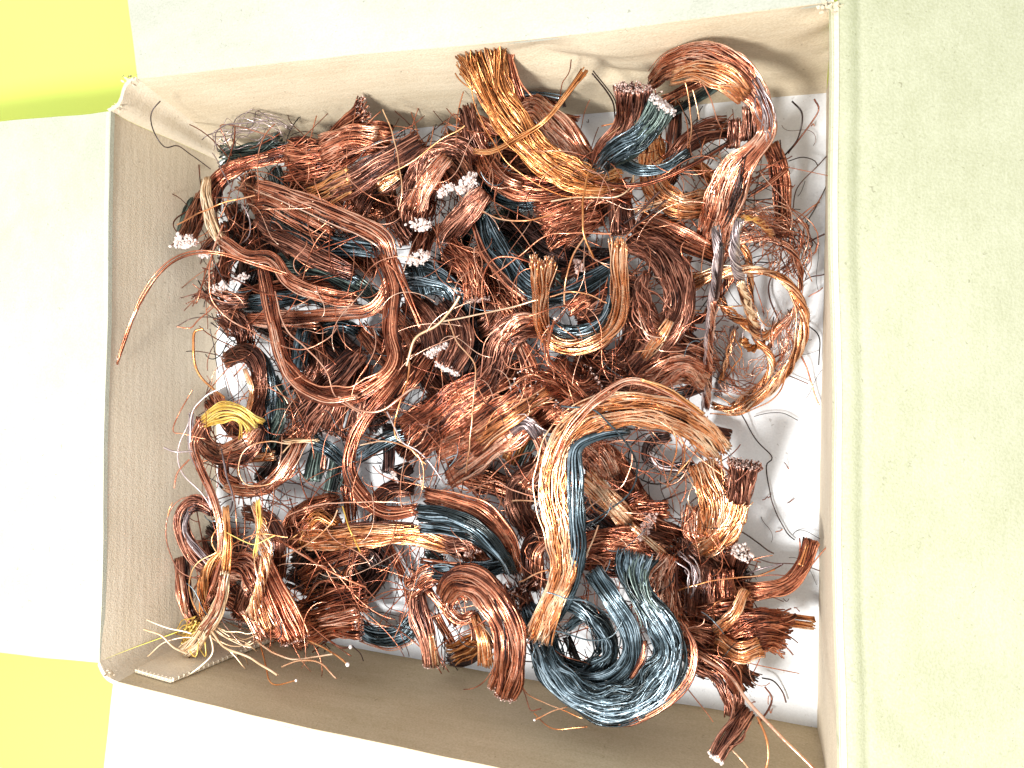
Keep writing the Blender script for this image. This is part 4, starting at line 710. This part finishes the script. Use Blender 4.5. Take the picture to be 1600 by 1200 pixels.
L_('pale wire curling over the staple opening','o',[(860,465,74),(890,456,78),(920,460,76),(948,475,70)],r=1.3)
L_('straight copper wire poking out between blue curve and right bundles','c',[(910,422,58),(935,408,62),(975,392,66)],r=1.2)
L_('pale wire curved beneath the orange curve at the upper right','w',[(860,315,50),(905,308,56),(960,308,58),(985,292,56),(992,270,54)],r=1.4)
L_('black wire rod slanting between the upper right bundles','k',[(975,350,46),(1000,330,50),(1030,300,50)],r=1.9)
L_('second black wire rod slanting just below the first','k',[(985,358,46),(1015,335,50),(1040,312,50)],r=1.7)
L_('thin copper wire hanging under the bright arch, leftmost of three','o',[(1072,130,70),(1078,170,64),(1080,200,58),(1075,232,50)],r=1.2)
L_('thin copper wire hanging under the bright arch, middle of three','o',[(1083,140,66),(1090,172,62),(1093,185,60)],r=1.3)
L_('thin copper wire hanging under the bright arch, rightmost of three','p',[(1095,125,70),(1110,155,64),(1122,190,56),(1130,205,50)],r=1.1)
L_('brown wire with hooked tip reaching up over the white floor','k',[(1225,245,24),(1245,220,30),(1252,195,34),(1252,175,36),(1238,158,38)],r=1.3)
L_('brown wire with bent tip standing right of the hooked one','b',[(1230,240,24),(1250,215,32),(1278,175,40),(1274,155,42)],r=1.3)
L_('fine dark wire bridging the white floor at the upper right','k',[(1232,252,10),(1252,246,12),(1272,250,12),(1280,258,12)],r=.8)
L_('dark wire bowed along the white floor near the right wall','k',[(1296,240,20),(1275,262,6),(1245,295,3),(1238,330,3),(1228,345,3)],r=.9)
L_('dark straight wire slanting to the right wall','k',[(1300,270,14),(1282,310,5),(1262,345,3),(1256,365,3),(1270,380,4),(1262,392,3)],r=.9)
L_('dark red wire slanting up to the right wall beside the ring','k',[(1240,388,10),(1262,378,14),(1288,364,18)],r=1.4)
L_('dark wire touching the right wall right of the ring, upper of two','k',[(1255,440,6),(1270,433,8),(1288,430,10)],r=1.0)
L_('brown wire touching the right wall right of the ring, lower of two','b',[(1262,463,6),(1275,456,8),(1286,450,10)],r=1.0)
L_('black wire bowing across the floor inside the ring','k',[(1228,415,5),(1205,435,5),(1203,465,5),(1215,495,5),(1222,510,5)],r=1.3)
L_('long dark red wire slanting down right across the white floor','c',[(1222,505,8),(1240,535,8),(1260,575,7),(1270,605,5),(1280,634,4)],r=1.3)
L_('fine black wire bent on the floor right of the ring','k',[(1240,495,4),(1268,512,4),(1280,530,4),(1280,570,4)],r=1.0)
L_('fine black wire winding on the floor below the ring','k',[(1203,555,3),(1208,575,3),(1235,588,3),(1262,600,3)],r=.9)
L_('short black wire across the floor inside the ring','k',[(1178,410,4),(1200,411,4),(1218,410,4)],r=1.1)
L_('fine grey hair of wire on the white floor below the ring','k',[(1178,650,3),(1205,645,3),(1225,646,3),(1248,656,3)],r=.6)
L_('long bent black wire lying on the white floor right of the arch','k',[(1155,640,8),(1180,685,4),(1206,714,3),(1198,728,3),(1202,765,3),(1212,800,3),(1228,830,3),(1241,845,3)],r=1.0)
L_('straight black wire leaving the pinkish knob of tips','k',[(1155,828,14),(1180,845,10),(1207,866,4)],r=1.2)
L_('dark wire curving right toward the copper bundle on the right wall','k',[(1178,870,20),(1210,880,20),(1250,882,18),(1280,892,12)],r=.9)
L_('grey wire rod lying above the right copper bundle','s',[(1160,900,36),(1190,888,40),(1222,882,40)],r=1.3)
L_('copper wire slanting right out of the brush bundle','o',[(1050,925,54),(1110,908,56),(1180,900,52),(1210,890,48)],r=1.1)
L_('black hooked wire on the floor at the lower right','k',[(1190,1060,8),(1208,1064,6),(1222,1080,4),(1228,1097,4)],r=1.3)
L_('brown wire looping down from the lower right bundles','b',[(1195,1072,40),(1206,1090,40),(1200,1110,42),(1185,1130,46)],r=1.6)
L_('thick pink copper wire slanting out over the bottom edge','p',[(1068,1012,66),(1100,1030,74),(1140,1055,84),(1168,1095,94),(1220,1150,102),(1285,1215,108)],r=2.8,wig=.2,group=None)
L_('orange wire bending down beside the thick pink wire','o',[(1182,1118,80),(1196,1150,84),(1200,1180,86),(1192,1215,88)],r=2.0)
L_('short orange wire at the bottom edge right of the beaded stub','o',[(1145,1172,64),(1160,1190,66),(1178,1215,66)],r=1.6)
L_('fine copper wire slanting over the floor below the blue swirl','c',[(1058,1060,30),(1085,1090,34),(1115,1128,40)],r=1.0)
L_('fine copper wire trailing left over the near wall beside the big arch','o',[(812,1065,50),(825,1085,56),(850,1098,60),(885,1112,64),(910,1125,66)],r=1.1)
L_('bent copper wire on the near wall left of the swirl','c',[(812,1068,48),(822,1090,58),(830,1110,66),(845,1108,68)],r=.9)
L_('short copper wire with beaded end on the near wall','o',[(885,1105,64),(860,1112,68),(835,1126,72)],r=1.1,bead=True)
L_('copper wire lying flat on the near wall under the swirl','o',[(835,1115,66),(862,1138,72),(900,1136,72),(916,1134,72)],r=1.1)
L_('pale wire stub arched over right of the bright arch end','o',[(1105,650,20),(1098,690,40),(1060,740,40),(1042,760,36)],r=1.0)
L_('copper hoop of wire inside the bright arch','p',[(930,755,50),(965,765,54),(985,730,56),(985,700,56),(965,690,54),(940,695,50)],r=1.2)
L_('long blue wire arching inside the bright arch','d',[(878,636,88),(925,640,86),(960,670,80),(990,710,70),(995,745,62),(980,775,56),(940,805,52),(885,845,60)],r=1.6)
L_('copper loop wire crossing the bright arch\'s right shoulder','o',[(1040,655,80),(1058,690,76),(1050,730,66),(1040,760,56)],r=1.3)
L_('second copper loop wire beside the first on the arch shoulder','o',[(1020,650,82),(1065,685,78),(1068,720,68),(1055,745,58)],r=1.2)
L_('dark red pair of wires reaching up to the copper bundle, upper one','k',[(1033,765,34),(1060,752,38),(1082,738,40)],r=1.5)
L_('dark red pair of wires reaching up to the copper bundle, lower one','k',[(1035,782,34),(1060,772,38),(1085,762,40)],r=1.5)
L_('grey thin wire running over the foot of the bright arch','d',[(855,925,76),(885,935,76),(920,940,72),(945,960,66)],r=1.3)
L_('grey wire curling across the blue-black swirl','d',[(870,985,72),(920,1000,76),(955,995,78),(972,972,78)],r=1.3)
L_('copper wire slanting down from the bright arch to the swirl','o',[(935,820,60),(920,860,64),(895,910,66),(885,920,64)],r=1.5)
L_('copper wire pointing left into the rounded copper roll','o',[(858,890,70),(835,898,68),(812,910,62)],r=1.4)
L_('copper wire bridging from hairpin to bright arch','o',[(800,782,56),(830,783,60),(870,784,64)],r=1.5)
L_('pale copper wire waving across the grey-brown loose bundle','p',[(730,770,52),(770,752,58),(800,765,60),(845,778,62)],r=1.2)
L_('thin black wire in front of the cut square red block','k',[(555,945,44),(580,955,42),(615,978,36)],r=.7)
L_('dark fine wire looped over the white gap below the horizontal bundle','k',[(635,840,50),(630,865,46),(638,885,40),(652,895,36)],r=1.2)
L_('brown wire arc on the far wall above the pinkish fold','b',[(697,235,40),(695,205,48),(705,182,54),(722,180,56)],r=.9)
L_('fine copper wire rising up the far wall behind the golden bundle','c',[(873,160,44),(880,130,56),(890,110,66),(892,94,72)],r=.9)
L_('fine copper wire on the far wall between gold bundle and fan','c',[(905,210,30),(912,180,40),(920,155,48)],r=.7)
L_('black spike of wire above the golden bundle','k',[(772,75,76),(764,62,82),(762,45,86)],r=1.1)
L_('small green-black wire beside the golden splayed end','n',[(785,90,68),(798,84,70)],r=1.4)

# ================================================================== fine offcuts nobody could count
def litter(name, label, mat, n, poly, zr, lr, rr, bend, seed):
    r = np.random.default_rng(seed); poly=np.array(poly,float)
    def inside(x,y):
        c=False; m=len(poly); j=m-1
        for i in range(m):
            if ((poly[i,1]>y)!=(poly[j,1]>y)) and x<(poly[j,0]-poly[i,0])*(y-poly[i,1])/(poly[j,1]-poly[i,1])+poly[i,0]: c=not c
            j=i
        return c
    P=[];lo=poly.min(0);hi=poly.max(0); K=18
    while len(P)<n:
        x,y=r.uniform(lo[0],hi[0]),r.uniform(lo[1],hi[1])
        if not inside(x,y): continue
        L0=r.uniform(*lr); a=r.uniform(0,6.283); k=r.normal()*bend; k2=r.normal()*bend
        s=np.linspace(0,1,K); aa=a+k*s+k2*np.sin(s*3.1)
        dx=np.cumsum(np.cos(aa))*L0/K; dy=np.cumsum(np.sin(aa))*L0/K
        z0=r.uniform(*zr); z=z0+np.sin(s*3.14)*r.uniform(-2,7)+(s-.5)*r.normal()*6
        z=np.maximum(z,0.8)
        c=at(x,y,z0/1000); m=float(pxm(c))
        pt=np.stack([c[0]+(dx-dx.mean())*m, c[1]+(dy-dy.mean())*m, z/1000],-1)
        P.append(pt)
    P=np.array(P); m=pxm(P)
    V,F=tubes(P, m*r.uniform(rr[0],rr[1],(n,1)))
    o=mesh_obj(name,V,F,mat,None,None,tint=np.repeat(np.clip(r.normal(.5,.22,n),0,1),K*4))
    o['label']=label; o['category']='wire offcuts'; o['kind']='stuff'
PILE=[(345,235),(560,200),(720,190),(960,230),(1100,180),(1215,230),(1225,380),(1100,470),(1110,600),(1040,650),(1130,720),(1170,900),(1200,1010),(1150,1060),(1000,1040),(840,1040),(700,1000),(500,990),(300,985),(285,860),(330,700),(330,500),(300,380)]
litter('copper_wire_offcuts','countless fine reddish copper wire offcuts strewn through the whole pile',WM['c'],850,PILE,(10,52),(50,210),(.6,1.15),0.55,5)
litter('tarnished_wire_offcuts','countless fine tarnished and blackened wire offcuts between the bundles and on the floor',WM['k'],420,PILE,(1,34),(40,140),(.5,1.0),0.9,6)
litter('bright_wire_offcuts','countless fine bright pinkish wire offcuts lying on top of the bundles',WM['p'],200,PILE,(40,70),(50,150),(.5,.9),1.0,7)
litter('blue_wire_offcuts','countless fine blue-grey curly wire offcuts over the pile',WM['d'],60,PILE,(30,70),(40,110),(.6,.9),1.2,8)
litter('hair_wires','countless black hair-fine wire bits on the white floor along the right wall',WM['k'],16,[(1200,150),(1285,150),(1280,900),(1190,850),(1130,700),(1240,480)],(1,3),(20,80),(.35,.6),1.0,9)
litter('copper_clippings','countless tiny copper clippings and crumbs scattered on the white box floor',WM['c'],130,[(345,235),(1285,150),(1272,1120),(700,1020),(345,965)],(1,2),(4,16),(.6,1.1),0.5,10)
